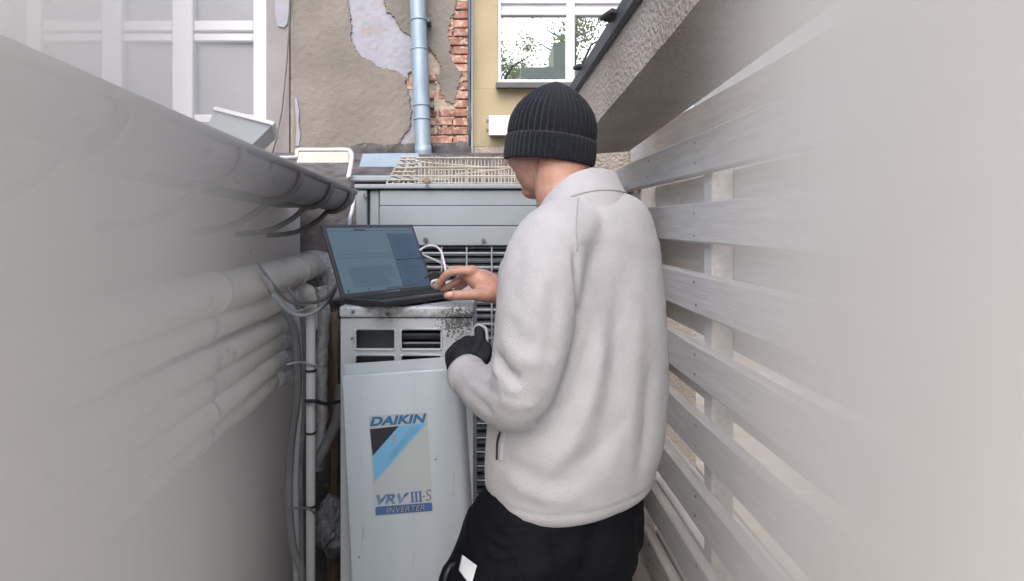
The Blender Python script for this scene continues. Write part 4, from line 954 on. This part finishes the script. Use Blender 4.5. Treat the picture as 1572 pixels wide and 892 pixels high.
# ------------------------------------------------------------------ what the yellow house's window reflects, behind the camera
def tree(x, y, h, cr_, n, label, seed):
    rr = random.Random(seed); tr_ = thing('tree', label, 'tree', (x, y, 0), 'trees behind the passage')
    mb = MB(); mb.tube([(x, y, 0), (x+.1, y, h*.4), (x-.1, y+.1, h*.75)], [.22, .16, .06], 10)
    for i in range(9):
        a = rr.uniform(0, 6.28); z0 = h*rr.uniform(.35, .7); mb.tube([(x, y, z0), (x+math.cos(a)*cr_*.4, y+math.sin(a)*cr_*.4, z0+h*.12), (x+math.cos(a)*cr_*.8, y+math.sin(a)*cr_*.8, z0+h*.16)], [.07, .04, .015], 6)
    obj('trunk', mb, bark_m, tr_)
    lv = MB(); cl = [(x+rr.gauss(0, cr_*.45), y+rr.gauss(0, cr_*.45), h*.68+rr.gauss(0, h*.15)) for _ in range(26)]
    for i in range(n):
        c = rr.choice(cl); p = Vector((c[0]+rr.gauss(0, cr_*.16), c[1]+rr.gauss(0, cr_*.16), c[2]+rr.gauss(0, cr_*.15)))
        u = Vector((rr.gauss(0, 1), rr.gauss(0, 1), rr.gauss(0, 1))).normalized()*.06; v = u.orthogonal().normalized()*.04
        lv.add([p-u, p+v, p+u, p-v], [(0, 1, 2, 3)])
    obj('crown', lv, leaf_m, tr_, kind='stuff')
tree(.3, -11, 9.2, 1.6, 5000, 'leafy tree seen mirrored on the left of the window', 3)
tree(3.2, -11.5, 11.5, 1.7, 4500, 'leafy tree seen mirrored across the window middle', 5)
gb_ = thing('green_house', 'green rendered house seen mirrored low in the window', 'building', (2, -9, 0))
obj('wall', MB().box(1.1, 6.5, -10, -8.5, 0, 6.35), green_m, gb_); obj('gable_wall', MB().box(2.1, 2.75, -10, -8.48, 6.352, 7.1), green_m, gb_)
for i in range(4): obj('window', MB().bbox(1.3+.25*i, 1.45+.25*i, -8.5, -8.45, 5.75, 5.98, .01), fascia_dark, gb_)

# ------------------------------------------------------------------ added fog volumes that blur both near sides
BLUR_MIST = True
def blur_mist(name, x0, x1, y0, y1, z0, z1, dens, col, fx, fy, fz, label):
    m = bpy.data.materials.new(name); m.use_nodes = True; t = m.node_tree; t.nodes.remove(t.nodes['Principled BSDF'])
    out = t.nodes['Material Output']; pv = t.nodes.new('ShaderNodeVolumePrincipled'); pv.inputs['Color'].default_value = col; pv.inputs['Anisotropy'].default_value = 0
    t.links.new(pv.outputs[0], out.inputs['Volume']); g = t.nodes.new('ShaderNodeNewGeometry'); sp = t.nodes.new('ShaderNodeSeparateXYZ'); t.links.new(g.outputs['Position'], sp.inputs[0])
    val = None
    for k_, f in zip('XYZ', (fx, fy, fz)):
        for (a, b) in f:                                  # density eases from 0 at a to 1 at b
            mr = t.nodes.new('ShaderNodeMapRange'); mr.interpolation_type = 'SMOOTHSTEP'; mr.inputs[1].default_value = a; mr.inputs[2].default_value = b
            t.links.new(sp.outputs[k_], mr.inputs[0])
            if a > b:
                mr.inputs[1].default_value = b; mr.inputs[2].default_value = a; mr.inputs[3].default_value = 1; mr.inputs[4].default_value = 0
            if val is None: val = mr.outputs[0]
            else:
                mm = t.nodes.new('ShaderNodeMath'); mm.operation = 'MULTIPLY'; t.links.new(val, mm.inputs[0]); t.links.new(mr.outputs[0], mm.inputs[1]); val = mm.outputs[0]
    mm = t.nodes.new('ShaderNodeMath'); mm.operation = 'MULTIPLY'; mm.inputs[1].default_value = dens; t.links.new(val, mm.inputs[0]); t.links.new(mm.outputs[0], pv.inputs['Density'])
    o = obj(name, MB().box(x0, x1, y0, y1, z0, z1), m); o['kind'] = 'stuff'; o['label'] = label; return o
if BLUR_MIST:
    blur_mist('blur_mist', .24, .672, .25, 1.75, .02, 1.86, 12, (.957, .946, .932, 1), [(.28, .54)], [(.25, .45), (1.12, .60)], [], 'pale fog added to blur the near end of the plank fence')
    blur_mist('blur_mist', -.60, -.22, .2, 1.55, .02, 2.6, 8, (.952, .943, .930, 1), [(-.24, -.46)], [(.2, .35), (1.08, .48)], [(2.55, 1.9)], 'grey fog added to blur the near end of the shed wall')
